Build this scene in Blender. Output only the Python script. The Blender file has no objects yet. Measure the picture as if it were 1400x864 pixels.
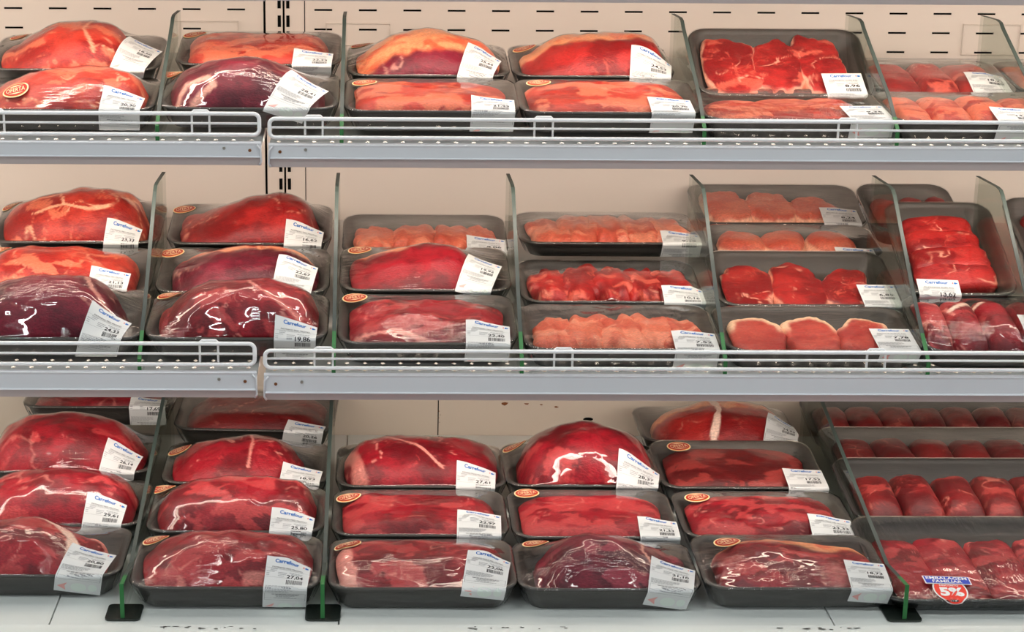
import bpy, bmesh, math, random
import numpy as np
from mathutils import Matrix, Vector

C = bpy.context.scene.collection
# ------------------------------------------------------------------ camera
F, PPX, PPY = 2400.0, 548.0, 432.0
PITCH, YAW, ROLL = math.radians(14.8), 0.015, 0.0076
CAMZ = 1.6
R3 = (Matrix.Rotation(-YAW, 3, 'Z') @ Matrix.Rotation(math.pi/2 - PITCH, 3, 'X') @ Matrix.Rotation(ROLL, 3, 'Z'))
RN = np.array(R3); CAM = np.array([0, 0, CAMZ])

def ray(px, py):
    return RN @ np.array([(px-PPX)/F, -(py-PPY)/F, -1.0])
def proj(P):
    q = (np.asarray(P) - CAM) @ RN
    return PPX + F*q[..., 0]/-q[..., 2], PPY - F*q[..., 1]/-q[..., 2]
def at_y(px, py, Y):
    d = ray(px, py); return CAM + d*(Y/d[1])
def at_z(px, py, Z):
    d = ray(px, py); return CAM + d*((Z-CAMZ)/d[2])

# ------------------------------------------------------------------ colour + noise
def lin(c):
    c = np.asarray(c, float)/255.0
    return np.where(c <= 0.04045, c/12.92, ((c+0.055)/1.055)**2.4)

def vnoise(x, y, seed):
    x = np.asarray(x, float); y = np.asarray(y, float)
    xi = np.floor(x).astype(np.int64); yi = np.floor(y).astype(np.int64)
    fx = x-xi; fy = y-yi
    fx = fx*fx*(3-2*fx); fy = fy*fy*(3-2*fy)
    def h(a, b):
        n = (a*374761393 + b*668265263 + seed*1442695041) & 0xffffffff
        n = ((n ^ (n >> 13))*1274126177) & 0xffffffff
        n = (n ^ (n >> 16)) & 0xffff
        return n/32767.5 - 1.0
    a = h(xi, yi); b = h(xi+1, yi); c = h(xi, yi+1); d = h(xi+1, yi+1)
    return (a*(1-fx)+b*fx)*(1-fy) + (c*(1-fx)+d*fx)*fy
def fbm(x, y, seed, octv=4):
    s = 0; a = 1.0; t = 0
    for k in range(octv):
        s = s + a*vnoise(x*2**k, y*2**k, seed+17*k); t += a; a *= 0.5
    return s/t
def sstep(a, b, x):
    t = np.clip((x-a)/(b-a), 0, 1); return t*t*(3-2*t)

# ------------------------------------------------------------------ mesh helpers
class MB:
    def __init__(s): s.v = []; s.f = []; s.m = []
    def add(s, vs, fs, mi=0):
        o = len(s.v); s.v.extend([tuple(map(float, p)) for p in vs])
        s.f.extend([tuple(int(i)+o for i in f) for f in fs]); s.m.extend([mi]*len(fs))
    def box(s, x0, x1, y0, y1, z0, z1, mi=0):
        vs = [(x0,y0,z0),(x1,y0,z0),(x1,y1,z0),(x0,y1,z0),(x0,y0,z1),(x1,y0,z1),(x1,y1,z1),(x0,y1,z1)]
        s.add(vs, [(0,3,2,1),(4,5,6,7),(0,1,5,4),(1,2,6,5),(2,3,7,6),(3,0,4,7)], mi)
    def extrude_x(s, prof, x0, x1, mi=0, cap=True):
        n = len(prof)
        vs = [(x0, y, z) for y, z in prof] + [(x1, y, z) for y, z in prof]
        fs = [(i, (i+1) % n, n+(i+1) % n, n+i) for i in range(n)]
        if cap: fs += [tuple(range(n-1, -1, -1)), tuple(range(n, 2*n))]
        s.add(vs, fs, mi)
    def tube(s, pts, r, n=8, closed=False, mi=0):
        pts = [Vector(p) for p in pts]; k = len(pts); rings = []
        up = None
        for i, p in enumerate(pts):
            a = pts[(i-1) % k] if (closed or i > 0) else p
            b = pts[(i+1) % k] if (closed or i < k-1) else p
            t = (b-a).normalized()
            if up is None:
                up = Vector((0, 1, 0)) if abs(t.y) < .9 else Vector((1, 0, 0))
            u = (up - t*up.dot(t)).normalized(); w = t.cross(u); up = u
            rings.append([p + u*(r*math.cos(2*math.pi*j/n)) + w*(r*math.sin(2*math.pi*j/n)) for j in range(n)])
        vs = [q for rg in rings for q in rg]; fs = []
        for i in range(k if closed else k-1):
            a = i*n; b = ((i+1) % k)*n
            for j in range(n): fs.append((a+j, a+(j+1) % n, b+(j+1) % n, b+j))
        if not closed: fs += [tuple(range(n-1, -1, -1)), tuple(range((k-1)*n, k*n))]
        s.add(vs, fs, mi)
    def build(s, name, mats, parent=None, smooth=False, bevel=0, loc=None):
        me = bpy.data.meshes.new(name); me.from_pydata(s.v, [], s.f)
        for m in (mats if isinstance(mats, (list, tuple)) else [mats]): me.materials.append(m)
        me.polygons.foreach_set('material_index', s.m)
        me.polygons.foreach_set('use_smooth', [smooth]*len(s.f)); me.update()
        o = bpy.data.objects.new(name, me); C.objects.link(o)
        if parent: o.parent = parent
        if loc: o.location = loc
        if bevel:
            b = o.modifiers.new('bevel', 'BEVEL'); b.width = bevel; b.segments = 2; b.limit_method = 'ANGLE'
        return o

def empty(name, loc=(0,0,0)):
    o = bpy.data.objects.new(name, None); C.objects.link(o); o.location = loc; o.empty_display_size = .05
    return o
def tag(o, label, cat, group=None):
    o['label'] = label; o['category'] = cat
    if group: o['group'] = group
    return o
def struct(o): o['kind'] = 'structure'; return o

# ------------------------------------------------------------------ materials
def newmat(name):
    m = bpy.data.materials.new(name); m.use_nodes = True
    nt = m.node_tree; b = nt.nodes['Principled BSDF']; return m, nt, b
def plain(name, rgb, rough=.5, metal=0, spec=.5, noise=0, nscale=20, bump=0, alpha=None):
    m, nt, b = newmat(name)
    c = lin(rgb); b.inputs['Base Color'].default_value = (*c, 1)
    b.inputs['Roughness'].default_value = rough; b.inputs['Metallic'].default_value = metal
    b.inputs['Specular IOR Level'].default_value = spec
    if noise or bump:
        tc = nt.nodes.new('ShaderNodeTexCoord'); n = nt.nodes.new('ShaderNodeTexNoise')
        n.inputs['Scale'].default_value = nscale; n.inputs['Detail'].default_value = 5
        nt.links.new(tc.outputs['Object'], n.inputs['Vector'])
        if noise:
            mx = nt.nodes.new('ShaderNodeMix'); mx.data_type = 'RGBA'
            mx.inputs['A'].default_value = (*(c*(1-noise)), 1); mx.inputs['B'].default_value = (*np.clip(c*(1+noise), 0, 1), 1)
            nt.links.new(n.outputs['Fac'], mx.inputs['Factor']); nt.links.new(mx.outputs['Result'], b.inputs['Base Color'])
        if bump:
            bp = nt.nodes.new('ShaderNodeBump'); bp.inputs['Strength'].default_value = bump; bp.inputs['Distance'].default_value = .002
            nt.links.new(n.outputs['Fac'], bp.inputs['Height']); nt.links.new(bp.outputs['Normal'], b.inputs['Normal'])
    return m

def meat_material():
    m, nt, b = newmat('raw_meat')
    a = nt.nodes.new('ShaderNodeAttribute'); a.attribute_name = 'Col'
    tc = nt.nodes.new('ShaderNodeTexCoord')
    mp = nt.nodes.new('ShaderNodeMapping'); mp.inputs['Scale'].default_value = (60, 170, 60); mp.inputs['Rotation'].default_value = (0, 0, .5)
    n = nt.nodes.new('ShaderNodeTexNoise'); n.inputs['Scale'].default_value = 4; n.inputs['Detail'].default_value = 6
    nt.links.new(tc.outputs['Object'], mp.inputs['Vector']); nt.links.new(mp.outputs['Vector'], n.inputs['Vector'])
    mr = nt.nodes.new('ShaderNodeMapRange'); mr.inputs['From Min'].default_value = .3; mr.inputs['From Max'].default_value = .7
    mr.inputs['To Min'].default_value = .78; mr.inputs['To Max'].default_value = 1.3
    nt.links.new(n.outputs['Fac'], mr.inputs['Value'])
    vm = nt.nodes.new('ShaderNodeVectorMath'); vm.operation = 'SCALE'
    nt.links.new(a.outputs['Color'], vm.inputs[0]); nt.links.new(mr.outputs['Result'], vm.inputs['Scale'])
    nt.links.new(vm.outputs['Vector'], b.inputs['Base Color'])
    bp = nt.nodes.new('ShaderNodeBump'); bp.inputs['Strength'].default_value = .5; bp.inputs['Distance'].default_value = .0015
    nt.links.new(n.outputs['Fac'], bp.inputs['Height']); nt.links.new(bp.outputs['Normal'], b.inputs['Normal'])
    b.inputs['Roughness'].default_value = .42; b.inputs['Specular IOR Level'].default_value = .35
    return m

def thin_fresnel(nt, ior=1.5):
    """Fresnel of a thin sheet: the same from either side"""
    fr = nt.nodes.new('ShaderNodeFresnel'); g = nt.nodes.new('ShaderNodeNewGeometry'); m = nt.nodes.new('ShaderNodeMath')
    m.operation = 'MULTIPLY_ADD'; m.inputs[1].default_value = 1/ior-ior; m.inputs[2].default_value = ior
    nt.links.new(g.outputs['Backfacing'], m.inputs[0]); nt.links.new(m.outputs[0], fr.inputs['IOR']); return fr
def film_material(name, wr, scale=(14, 90, 14), rot=.6, dist=.0011, haze=0.0):
    """clear stretch film: see-through, mirror-like at grazing angles, with fine parallel wrinkles"""
    m = bpy.data.materials.new(name); m.use_nodes = True; nt = m.node_tree; nt.nodes.clear()
    out = nt.nodes.new('ShaderNodeOutputMaterial'); mix = nt.nodes.new('ShaderNodeMixShader')
    tr = nt.nodes.new('ShaderNodeBsdfTransparent'); gl = nt.nodes.new('ShaderNodeBsdfGlossy')
    gl.inputs['Roughness'].default_value = .04
    fr = thin_fresnel(nt)
    ml = nt.nodes.new('ShaderNodeMath'); ml.operation = 'MULTIPLY_ADD'; ml.inputs[1].default_value = 1.7; ml.inputs[2].default_value = haze-.035; ml.use_clamp = True
    tc = nt.nodes.new('ShaderNodeTexCoord'); oi = nt.nodes.new('ShaderNodeObjectInfo')
    ad = nt.nodes.new('ShaderNodeVectorMath'); ad.operation = 'ADD'
    nt.links.new(tc.outputs['Object'], ad.inputs[0]); nt.links.new(oi.outputs['Random'], ad.inputs[1])
    def tex(sc, r, det, nsc=1.0):
        mp = nt.nodes.new('ShaderNodeMapping'); mp.inputs['Scale'].default_value = sc; mp.inputs['Rotation'].default_value = (0, 0, r)
        n = nt.nodes.new('ShaderNodeTexNoise'); n.inputs['Scale'].default_value = nsc; n.inputs['Detail'].default_value = det
        nt.links.new(ad.outputs['Vector'], mp.inputs['Vector']); nt.links.new(mp.outputs['Vector'], n.inputs['Vector']); return n
    fine = tex((scale[0]*2.2, scale[1]*2.4, scale[2]), rot, 3); big = tex((16, 26, 16), -rot, 2); msk = tex((11, 14, 11), 0, 2)
    mr = nt.nodes.new('ShaderNodeMapRange'); mr.inputs['From Min'].default_value = .46; mr.inputs['From Max'].default_value = .62
    nt.links.new(msk.outputs['Fac'], mr.inputs['Value'])
    mm = nt.nodes.new('ShaderNodeMath'); mm.operation = 'MULTIPLY'
    nt.links.new(fine.outputs['Fac'], mm.inputs[0]); nt.links.new(mr.outputs['Result'], mm.inputs[1])
    ma = nt.nodes.new('ShaderNodeMath'); ma.operation = 'MULTIPLY_ADD'; ma.inputs[1].default_value = wr
    nt.links.new(mm.outputs[0], ma.inputs[0]); nt.links.new(big.outputs['Fac'], ma.inputs[2])
    bp = nt.nodes.new('ShaderNodeBump'); bp.inputs['Strength'].default_value = 1; bp.inputs['Distance'].default_value = dist
    nt.links.new(ma.outputs[0], bp.inputs['Height'])
    nt.links.new(bp.outputs['Normal'], gl.inputs['Normal']); nt.links.new(bp.outputs['Normal'], fr.inputs['Normal'])
    nt.links.new(fr.outputs['Fac'], ml.inputs[0]); nt.links.new(ml.outputs[0], mix.inputs['Fac'])
    nt.links.new(tr.outputs[0], mix.inputs[1]); nt.links.new(gl.outputs[0], mix.inputs[2]); nt.links.new(mix.outputs[0], out.inputs['Surface'])
    return m
def glass_material(name, tint, extra):
    m = bpy.data.materials.new(name); m.use_nodes = True; nt = m.node_tree; nt.nodes.clear()
    out = nt.nodes.new('ShaderNodeOutputMaterial'); mix = nt.nodes.new('ShaderNodeMixShader')
    tr = nt.nodes.new('ShaderNodeBsdfTransparent'); tr.inputs['Color'].default_value = (*lin(tint), 1)
    gl = nt.nodes.new('ShaderNodeBsdfGlossy'); gl.inputs['Roughness'].default_value = .04
    fr = thin_fresnel(nt)
    ad = nt.nodes.new('ShaderNodeMath'); ad.operation = 'MULTIPLY_ADD'; ad.inputs[1].default_value = .45; ad.inputs[2].default_value = extra; ad.use_clamp = True
    nt.links.new(fr.outputs['Fac'], ad.inputs[0]); nt.links.new(ad.outputs[0], mix.inputs['Fac'])
    nt.links.new(tr.outputs[0], mix.inputs[1]); nt.links.new(gl.outputs[0], mix.inputs[2]); nt.links.new(mix.outputs[0], out.inputs['Surface'])
    return m
def emit(name, rgb, s):
    m = bpy.data.materials.new(name); m.use_nodes = True; nt = m.node_tree; nt.nodes.clear()
    out = nt.nodes.new('ShaderNodeOutputMaterial'); e = nt.nodes.new('ShaderNodeEmission')
    e.inputs['Color'].default_value = (*rgb, 1); e.inputs['Strength'].default_value = s
    nt.links.new(e.outputs[0], out.inputs['Surface']); return m

M = {}
M['meat'] = meat_material()
M['film'] = film_material('stretch_film', .5)
M['film_wr'] = film_material('wrinkled_film', 1.2, (9, 60, 14), -1.0, .0018, .012)
M['film_wr2'] = film_material('creased_film', 1.6, (60, 9, 14), .25, .0020, .012)
M['foam'] = plain('black_foam', (60, 57, 53), .55, noise=.15, nscale=400, bump=.1)
M['foam_big'] = plain('charcoal_foam', (36, 35, 33), .6, noise=.15, nscale=400, bump=.1)
M['paper'] = plain('label_paper', (212, 214, 213), .55)
M['ink'] = plain('black_ink', (35, 35, 40), .7)
M['grey_ink'] = plain('faint_print', (150, 152, 155), .7)
M['blue'] = plain('blue_print', (25, 105, 185), .6)
M['red'] = plain('red_print', (215, 40, 45), .6)
M['pink'] = plain('pale_red_print', (226, 165, 158), .6)
M['mint'] = plain('pale_green_print', (214, 224, 216), .6)
M['st_white'] = plain('sticker_cream', (245, 225, 180), .45)
M['st_orange'] = plain('sticker_orange', (240, 150, 50), .45)
M['st_red'] = plain('sticker_red', (170, 10, 4), .45)
M['big_red'] = plain('discount_red', (235, 45, 12), .45)
M['big_blue'] = plain('banner_blue', (20, 60, 190), .45)
M['white'] = plain('print_white', (240, 240, 240), .45)
M['wall'] = plain('cream_enamel', (216, 206, 196), .45, noise=.03, nscale=3)
M['wall_low'] = plain('worn_cream_enamel', (206, 194, 178), .5, noise=.08, nscale=5)
M['rust'] = plain('rust_stain', (120, 70, 30), .8)
M['hole'] = plain('dark_slot', (8, 8, 8), .9, spec=.1)
M['shelf'] = plain('grey_enamel', (200, 198, 194), .35, noise=.05, nscale=8)
M['fascia'] = plain('white_metal_edge', (222, 224, 228), .35, noise=.04, nscale=7)
M['fascia_low'] = plain('shaded_metal_edge', (196, 184, 182), .4, noise=.05, nscale=9)  # dimmer, warmer light on the down-facing strip is painted into this colour
M['wire'] = plain('white_coated_wire', (250, 250, 250), .3, noise=.03, nscale=20)
M['deck'] = plain('white_deck', (214, 218, 214), .35, noise=.04, nscale=6)
M['chip'] = plain('chipped_paint', (60, 55, 50), .8)
M['steel'] = plain('screw_steel', (170, 165, 155), .3, metal=.9)
M['acrylic'] = glass_material('clear_acrylic', (232, 236, 232), .03)
M['edge_grey'] = plain('grey_green_glass_edge', (48, 60, 56), .5)
M['edge_green'] = plain('green_glass_edge', (38, 112, 54), .5)
M['foot'] = plain('dark_acrylic_foot', (34, 40, 36), .25)
# ------------------------------------------------------------------ one packaged meat tray
def rrect(w, d, r, k=7):
    pts = []
    for cx, cy, a0 in ((w/2-r, -d/2+r, -90), (w/2-r, d/2-r, 0), (-w/2+r, d/2-r, 90), (-w/2+r, -d/2+r, 180)):
        for i in range(k):
            a = math.radians(a0 + 90*i/(k-1)); pts.append((cx+r*math.cos(a), cy+r*math.sin(a)))
    return pts
def foam_mesh(w, d, H, cr):
    mb = MB()
    lv = [(.016, 0), (.0105, H*.45), (.0055, H-.006), (.0012, H-.004), (0, H-.002), (.0006, H-.0004), (.003, H), (.0065, H-.001), (.010, H-.006), (.019, .0075), (.026, .005)]
    n = 28
    for ins, z in lv:
        mb.v += [(x, y, z) for x, y in rrect(w-2*ins, d-2*ins, max(cr-ins*.55, .006))]
    for a in range(len(lv)-1):
        for j in range(n):
            mb.f.append((a*n+j, a*n+(j+1) % n, (a+1)*n+(j+1) % n, (a+1)*n+j)); mb.m.append(0)
    mb.f.append(tuple(range(n-1, -1, -1))); mb.m.append(0)
    o = (len(lv)-1)*n; mb.f.append(tuple(range(o, o+n))); mb.m.append(0)
    return mb

SCH = {  # lean, lean2, fat, patch
 'crimson': ((104, 4, 18), (150, 15, 32), (236, 150, 136), (178, 56, 58)),
 'red':     ((124, 14, 18), (166, 34, 32), (238, 166, 140), (196, 84, 68)),
 'orange':  ((140, 22, 18), (182, 54, 40), (240, 176, 140), (204, 104, 76)),  # orange cast of warm light and film veil put into the meat colour
 'purple':  ((76, 5, 25), (116, 12, 38), (232, 168, 148), (146, 46, 62)),
 'pale':    ((190, 78, 58), (206, 104, 78), (240, 182, 150), (218, 130, 102)),
 'pork':    ((166, 44, 40), (188, 70, 58), (244, 200, 164), (208, 106, 84)),
 'dark':    ((84, 6, 12), (112, 16, 19), (200, 116, 100), (148, 50, 46)),
}
def meat_colour(x, y, r, P, seed):
    """albedo of the cut, with warm light mixed into its orange scheme: lean, marbling, silver skin patches, fat caps, rims and bands, all where the cut itself has them"""
    c1, c2, fat, patch = [lin(c) for c in SCH[P.get('sch', 'crimson')]]
    s = seed*7.31
    n0 = fbm(x*22+s, y*30+s, seed, 4) + .35*fbm(x*90+s, y*220+s, seed+1, 3)
    col = c1 + (c2-c1)*sstep(-.35, .35, n0)[:, None]
    def mixc(col, c, f): return col + (np.asarray(c)-col)*f[:, None]
    wx = x + .012*fbm(x*30, y*30+9, seed+5, 3); wy = y + .012*fbm(x*30+7, y*30, seed+6, 3)
    pa = P.get('patch', 0)
    if pa:
        n1 = fbm(wx*26+s+3, wy*55+s, seed+2, 4)
        col = mixc(col, patch, sstep(.0, .03, n1 - (.25 - .5*pa))*.9)
    v = P.get('vein', .5)
    if v:
        a = np.abs(fbm(wx*17+s, wy*24-s, seed+11, 3)); f = sstep(.028, .006, a)*sstep(-.25, .25, fbm(x*25, y*25+s, seed+12, 2))
        col = mixc(col, fat, np.clip(f*v, 0, 1)*.75)
        a = np.abs(fbm(wx*48+s, wy*60-s, seed+21, 3)); f = sstep(.05, .01, a)*sstep(.0, .35, fbm(x*20, y*25-s, seed+22, 2))
        col = mixc(col, patch, np.clip(f*v, 0, 1)*.8)
    if P.get('rim', 0):
        f = sstep(1-P['rim'], 1-P['rim']*.55, r + .05*fbm(x*45, y*45, seed+31, 3))
        if P.get('rimtop'): f = f*sstep(-.01, .02, y)
        col = mixc(col, fat, f)
    if 'cap' in P:      # fat cap over the back and top of the cut
        yc = P['cap']
        f = sstep(-.006, .006, y - yc + .014*fbm(x*28+s, y*10, seed+41, 3) + P.get('capk', 0)*x)
        capc = mixc(np.tile(lin((232, 150, 104)), (len(x), 1)), lin((222, 96, 62)), sstep(0, .5, fbm(x*50, y*70, seed+44, 3)))
        col = col + (capc-col)*f[:, None]
    for pts, wd, k in P.get('bands', ()):   # fat and bone bands drawn along a line (local metres)
        dm = np.full(len(x), 9.)
        for (ax, ay), (bx, by) in zip(pts[:-1], pts[1:]):
            ux, uy = bx-ax, by-ay; t = np.clip(((x-ax)*ux+(y-ay)*uy)/(ux*ux+uy*uy), 0, 1)
            dm = np.minimum(dm, np.hypot(x-ax-t*ux, y-ay-t*uy))
        wv = wd*(1+.5*fbm(x*60, y*60, seed+51, 2))
        col = mixc(col, lin((240, 205, 185)) if k > .9 else fat, sstep(wv, wv*.6, dm)*k)
    return np.clip(col, 0, 1)

def piece_height(X, Y, pc, seed):
    """height field of one cut; returns z (nan outside) and r"""
    dx, dy = X-pc['cx'], Y-pc['cy']; ca, sa = math.cos(pc.get('rot', 0)), math.sin(pc.get('rot', 0))
    a, b = dx*ca+dy*sa, -dx*sa+dy*ca
    th = np.arctan2(b/pc['ay'], a/pc['ax'])
    wob = 1 + pc.get('wob', .04)*fbm(np.cos(th)*2.2+seed, np.sin(th)*2.2+seed, seed+3, 3)*1.6
    p = pc.get('p', 2.8)
    r = (np.abs(a/pc['ax'])**p + np.abs(b/pc['ay'])**p)**(1/p)/wob
    top = pc['top']
    if 'S' in pc:
        sx, sz = pc['S']; top = np.interp(X, sx, sz)
        yr = pc['yr']; k = pc.get('bow', .35)
        w = np.clip((Y-yr)/(pc['ay']+np.abs(yr)), -1, 1)
        top = pc['z0'] + (top-pc['z0'])*(1-k*w*w)
    if 'S' in pc:
        ayl = pc['ay']*np.clip(1-np.clip(np.abs(a)/pc['ax'], 0, 1)**p, 1e-4, 1)**(1/p)
        dome = np.clip(1-np.clip(np.abs(b)/(ayl*wob), 0, 1)**pc.get('n', 2.6), 0, 1)**pc.get('q', .5)
        lum = pc.get('lump', .0034)*fbm(X*24+seed, Y*24, seed+8, 3)*1.8
        z = pc['z0'] + (top+lum-pc['z0'])*dome*np.clip(1-r**14, 0, 1)**.5
        return np.where(r < 1, z, -1), r
    top = top + pc.get('slope', 0)*b + pc.get('lump', .0018)*fbm(X*26+seed, Y*26, seed+8, 3)*1.5 + pc.get('fold', 0)*np.sin(a*pc.get('ff', 190)+seed+2*fbm(X*12, Y*12, seed+9, 2))
    z = pc['z0'] + (top-pc['z0'])*np.clip(1-r**pc.get('n', 2.6), 0, 1)**pc.get('q', .5)
    return np.where(r < 1, z, -1), r

def piece_mesh(name, pc, seed, P, parent, lim=None):
    NR, NT = pc.get('res', (46, 140))
    mb = MB(); T = np.linspace(0, 2*math.pi, NT, endpoint=False)
    k = np.arange(1, NR+1)/NR; rr = 1-(1-k)**1.6; rr[-1] = 1
    p = pc.get('p', 2.8)
    R0 = (np.abs(np.cos(T)/pc['ax'])**p + np.abs(np.sin(T)/pc['ay'])**p)**(-1/p)
    th = np.arctan2(np.sin(T)/pc['ay'], np.cos(T)/pc['ax'])
    wob = 1 + pc.get('wob', .04)*fbm(np.cos(th)*2.2+seed, np.sin(th)*2.2+seed, seed+3, 3)*1.6
    ca, sa = math.cos(pc.get('rot', 0)), math.sin(pc.get('rot', 0))
    A = (rr[:, None]*R0*wob*np.cos(T)*.9995).ravel(); B = (rr[:, None]*R0*wob*np.sin(T)*.9995).ravel()
    X = np.append(pc['cx']+A*ca-B*sa, pc['cx']); Y = np.append(pc['cy']+A*sa+B*ca, pc['cy'])
    Z, r = piece_height(X, Y, pc, seed); Z[-1-NT:-1] = pc['z0']
    Z = np.maximum(Z, pc['z0'])
    if lim:     # the lower part narrows with the sloping walls of the tray
        w, d, H = lim; ins = np.interp(Z, [.006, H*.8, H, H+.004], [.028, .0125, .009, .006])
        X = np.clip(X, -w/2+ins, w/2-ins); Y = np.clip(Y, -d/2+ins, d/2-ins)
    cen = NR*NT; fs = []
    for j in range(NT): fs.append((cen, j, (j+1) % NT))
    for i in range(NR-1):
        for j in range(NT): fs.append((i*NT+j, (i+1)*NT+j, (i+1)*NT+(j+1) % NT, i*NT+(j+1) % NT))
    me = bpy.data.meshes.new(name)
    me.from_pydata(np.stack([X, Y, Z], 1).tolist(), [], fs)
    me.materials.append(M['meat']); me.polygons.foreach_set('use_smooth', [True]*len(fs))
    ca_ = me.color_attributes.new('Col', 'FLOAT_COLOR', 'POINT')
    col = meat_colour(X, Y, r, {**P, **pc.get('P', {})}, seed)
    ca_.data.foreach_set('color', np.concatenate([col, np.ones((len(X), 1))], 1).astype(np.float32).ravel())
    o = bpy.data.objects.new(name, me); C.objects.link(o); o.parent = parent
    return o

def film_field(w, d, H, cr, pieces, seed):
    nx, ny = 89, int(max(41, round(89*d/w)))
    gx = np.linspace(-w/2, w/2, nx); gy = np.linspace(-d/2, d/2, ny)
    X, Y = np.meshgrid(gx, gy)
    ex = np.maximum(np.abs(X)-(w/2-cr), 0); ey = np.maximum(np.abs(Y)-(d/2-cr), 0)
    inside = (np.hypot(ex, ey) < cr-.0015) & (np.abs(X) < w/2-.0015) & (np.abs(Y) < d/2-.0015)
    ob = np.full(X.shape, H-.02)
    for pc, sd in pieces:
        z, r = piece_height(X.ravel(), Y.ravel(), pc, sd); ob = np.maximum(ob, z.reshape(X.shape)+.0009)
    ob[~inside] = H
    Fz = np.maximum(ob, H); lo = np.maximum(ob, H-.0015*inside)
    for _ in range(900):
        N = .25*(Fz[:-2, 1:-1]+Fz[2:, 1:-1]+Fz[1:-1, :-2]+Fz[1:-1, 2:])
        N = Fz[1:-1, 1:-1] + 1.0*(N-Fz[1:-1, 1:-1])
        Fz[1:-1, 1:-1] = np.where(inside[1:-1, 1:-1], np.maximum(N, lo[1:-1, 1:-1]), H)
    return gx, gy, Fz, inside
class Surf:
    """film surface over a tray: height lookup, arc length from pixel picks, wrapping down the front side"""
    def __init__(s, w, d, H, cr, field, Mw):
        s.w, s.d, s.H, s.cr = w, d, H, cr; s.gx, s.gy, s.F, s.inside = field; s.Mw = np.array(Mw)
        X, Y = np.meshgrid(s.gx, s.gy); P = np.stack([X, Y, s.F, np.ones_like(X)], -1) @ s.Mw.T
        s.P = P[..., :3]; s.px, s.py = proj(s.P); s.X, s.Y = X, Y
    def z(s, x, y):
        x = np.clip(x, s.gx[0], s.gx[-1]-1e-9); y = np.clip(y, s.gy[0], s.gy[-1]-1e-9)
        fx = (x-s.gx[0])/(s.gx[1]-s.gx[0]); fy = (y-s.gy[0])/(s.gy[1]-s.gy[0])
        i = np.minimum(fx.astype(int), len(s.gx)-2); j = np.minimum(fy.astype(int), len(s.gy)-2); fx = fx-i; fy = fy-j
        return (s.F[j, i]*(1-fx)+s.F[j, i+1]*fx)*(1-fy)+(s.F[j+1, i]*(1-fx)+s.F[j+1, i+1]*fx)*fy
    def pick(s, px, py):
        dd = np.hypot(s.px-px, s.py-py); m = dd.min()
        c = np.where(dd < max(2.2, m+.6), s.Y, 9.); k = np.unravel_index(np.argmin(c + dd*.002), c.shape)
        return s.X[k], s.Y[k]
    def table(s, x):
        """profile from the back rim over the top to the front rim, then down the front side: rows of (s, y, z-from-field flag, z)"""
        ys = np.linspace(s.d/2, -s.d/2, 220); zs = s.z(np.full(220, x), ys)
        # front side, leaning in towards the base, and a fold under it
        ys = np.concatenate([ys, [-s.d/2-.0012, -s.d/2+.011, -s.d/2+.05]]); zs = np.concatenate([zs, [s.H-.003, .0012, .0006]])
        ss = np.concatenate([[0], np.cumsum(np.hypot(np.diff(ys), np.diff(zs)))])
        return ss, ys, zs
    def wrap(s, U, V, x0, s0, ang, off, tab):
        """flat label coordinates (u across, v downwards) onto the surface"""
        ca, sa = math.cos(ang), math.sin(ang)
        x = x0 + U*ca - V*sa; sv = s0 + U*sa + V*ca
        ss, ys, zs = tab
        y = np.interp(sv, ss, ys); zt = np.interp(sv, ss, zs)
        z = np.where(y > -s.d/2+1e-6, s.z(x, y), zt)
        srim = ss[219]; z = np.where(sv >= srim, zt, z)
        # normal estimate
        e = .0012
        zx = (s.z(x+e, y)-s.z(x-e, y))/(2*e); zy = (s.z(x, y+e)-s.z(x, y-e))/(2*e)
        front = sv > srim
        nx = np.where(front, 0, -zx); ny = np.where(front, -.95, -zy); nz = np.where(front, .25, 1.)
        l = np.sqrt(nx*nx+ny*ny+nz*nz)
        x = np.clip(x, -s.w/2-.001, s.w/2+.001)
        return np.stack([x+nx/l*off, y+ny/l*off, np.maximum(z+nz/l*off, .0004)], 1)

_tc = {}
def text_geo(txt, bold=0.0):
    if (txt, bold) in _tc: return _tc[(txt, bold)]
    cu = bpy.data.curves.new('t', 'FONT'); cu.body = txt; cu.size = 1; cu.offset = bold; cu.resolution_u = 3; cu.align_x = 'LEFT'
    o = bpy.data.objects.new('t', cu); C.objects.link(o)
    dg = bpy.context.evaluated_depsgraph_get(); ev = o.evaluated_get(dg); me = ev.to_mesh()
    v = np.array([p.co[:2] for p in me.vertices]); f = [tuple(p.vertices) for p in me.polygons]
    bm = bmesh.new(); bm.from_mesh(me); ylo, yhi = v[:, 1].min(), v[:, 1].max()
    for q in range(1, 7):     # cut into bands so that the print can follow a bend
        bmesh.ops.bisect_plane(bm, geom=bm.verts[:]+bm.edges[:]+bm.faces[:], plane_co=(0, ylo+(yhi-ylo)*q/7, 0), plane_no=(0, 1, 0))
    bm.verts.index_update(); v = np.array([p.co[:2] for p in bm.verts]); f = [tuple(q.index for q in p.verts) for p in bm.faces]; bm.free()
    ev.to_mesh_clear(); bpy.data.objects.remove(o); bpy.data.curves.remove(cu)
    v[:, 0] -= v[:, 0].min(); wd = v[:, 0].max(); base = v[:, 1].min(); hh = v[:, 1].max()-base; v[:, 1] = (v[:, 1]-base)/hh; v[:, 0] /= wd
    _tc[(txt, bold)] = (v, f); return v, f

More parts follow.
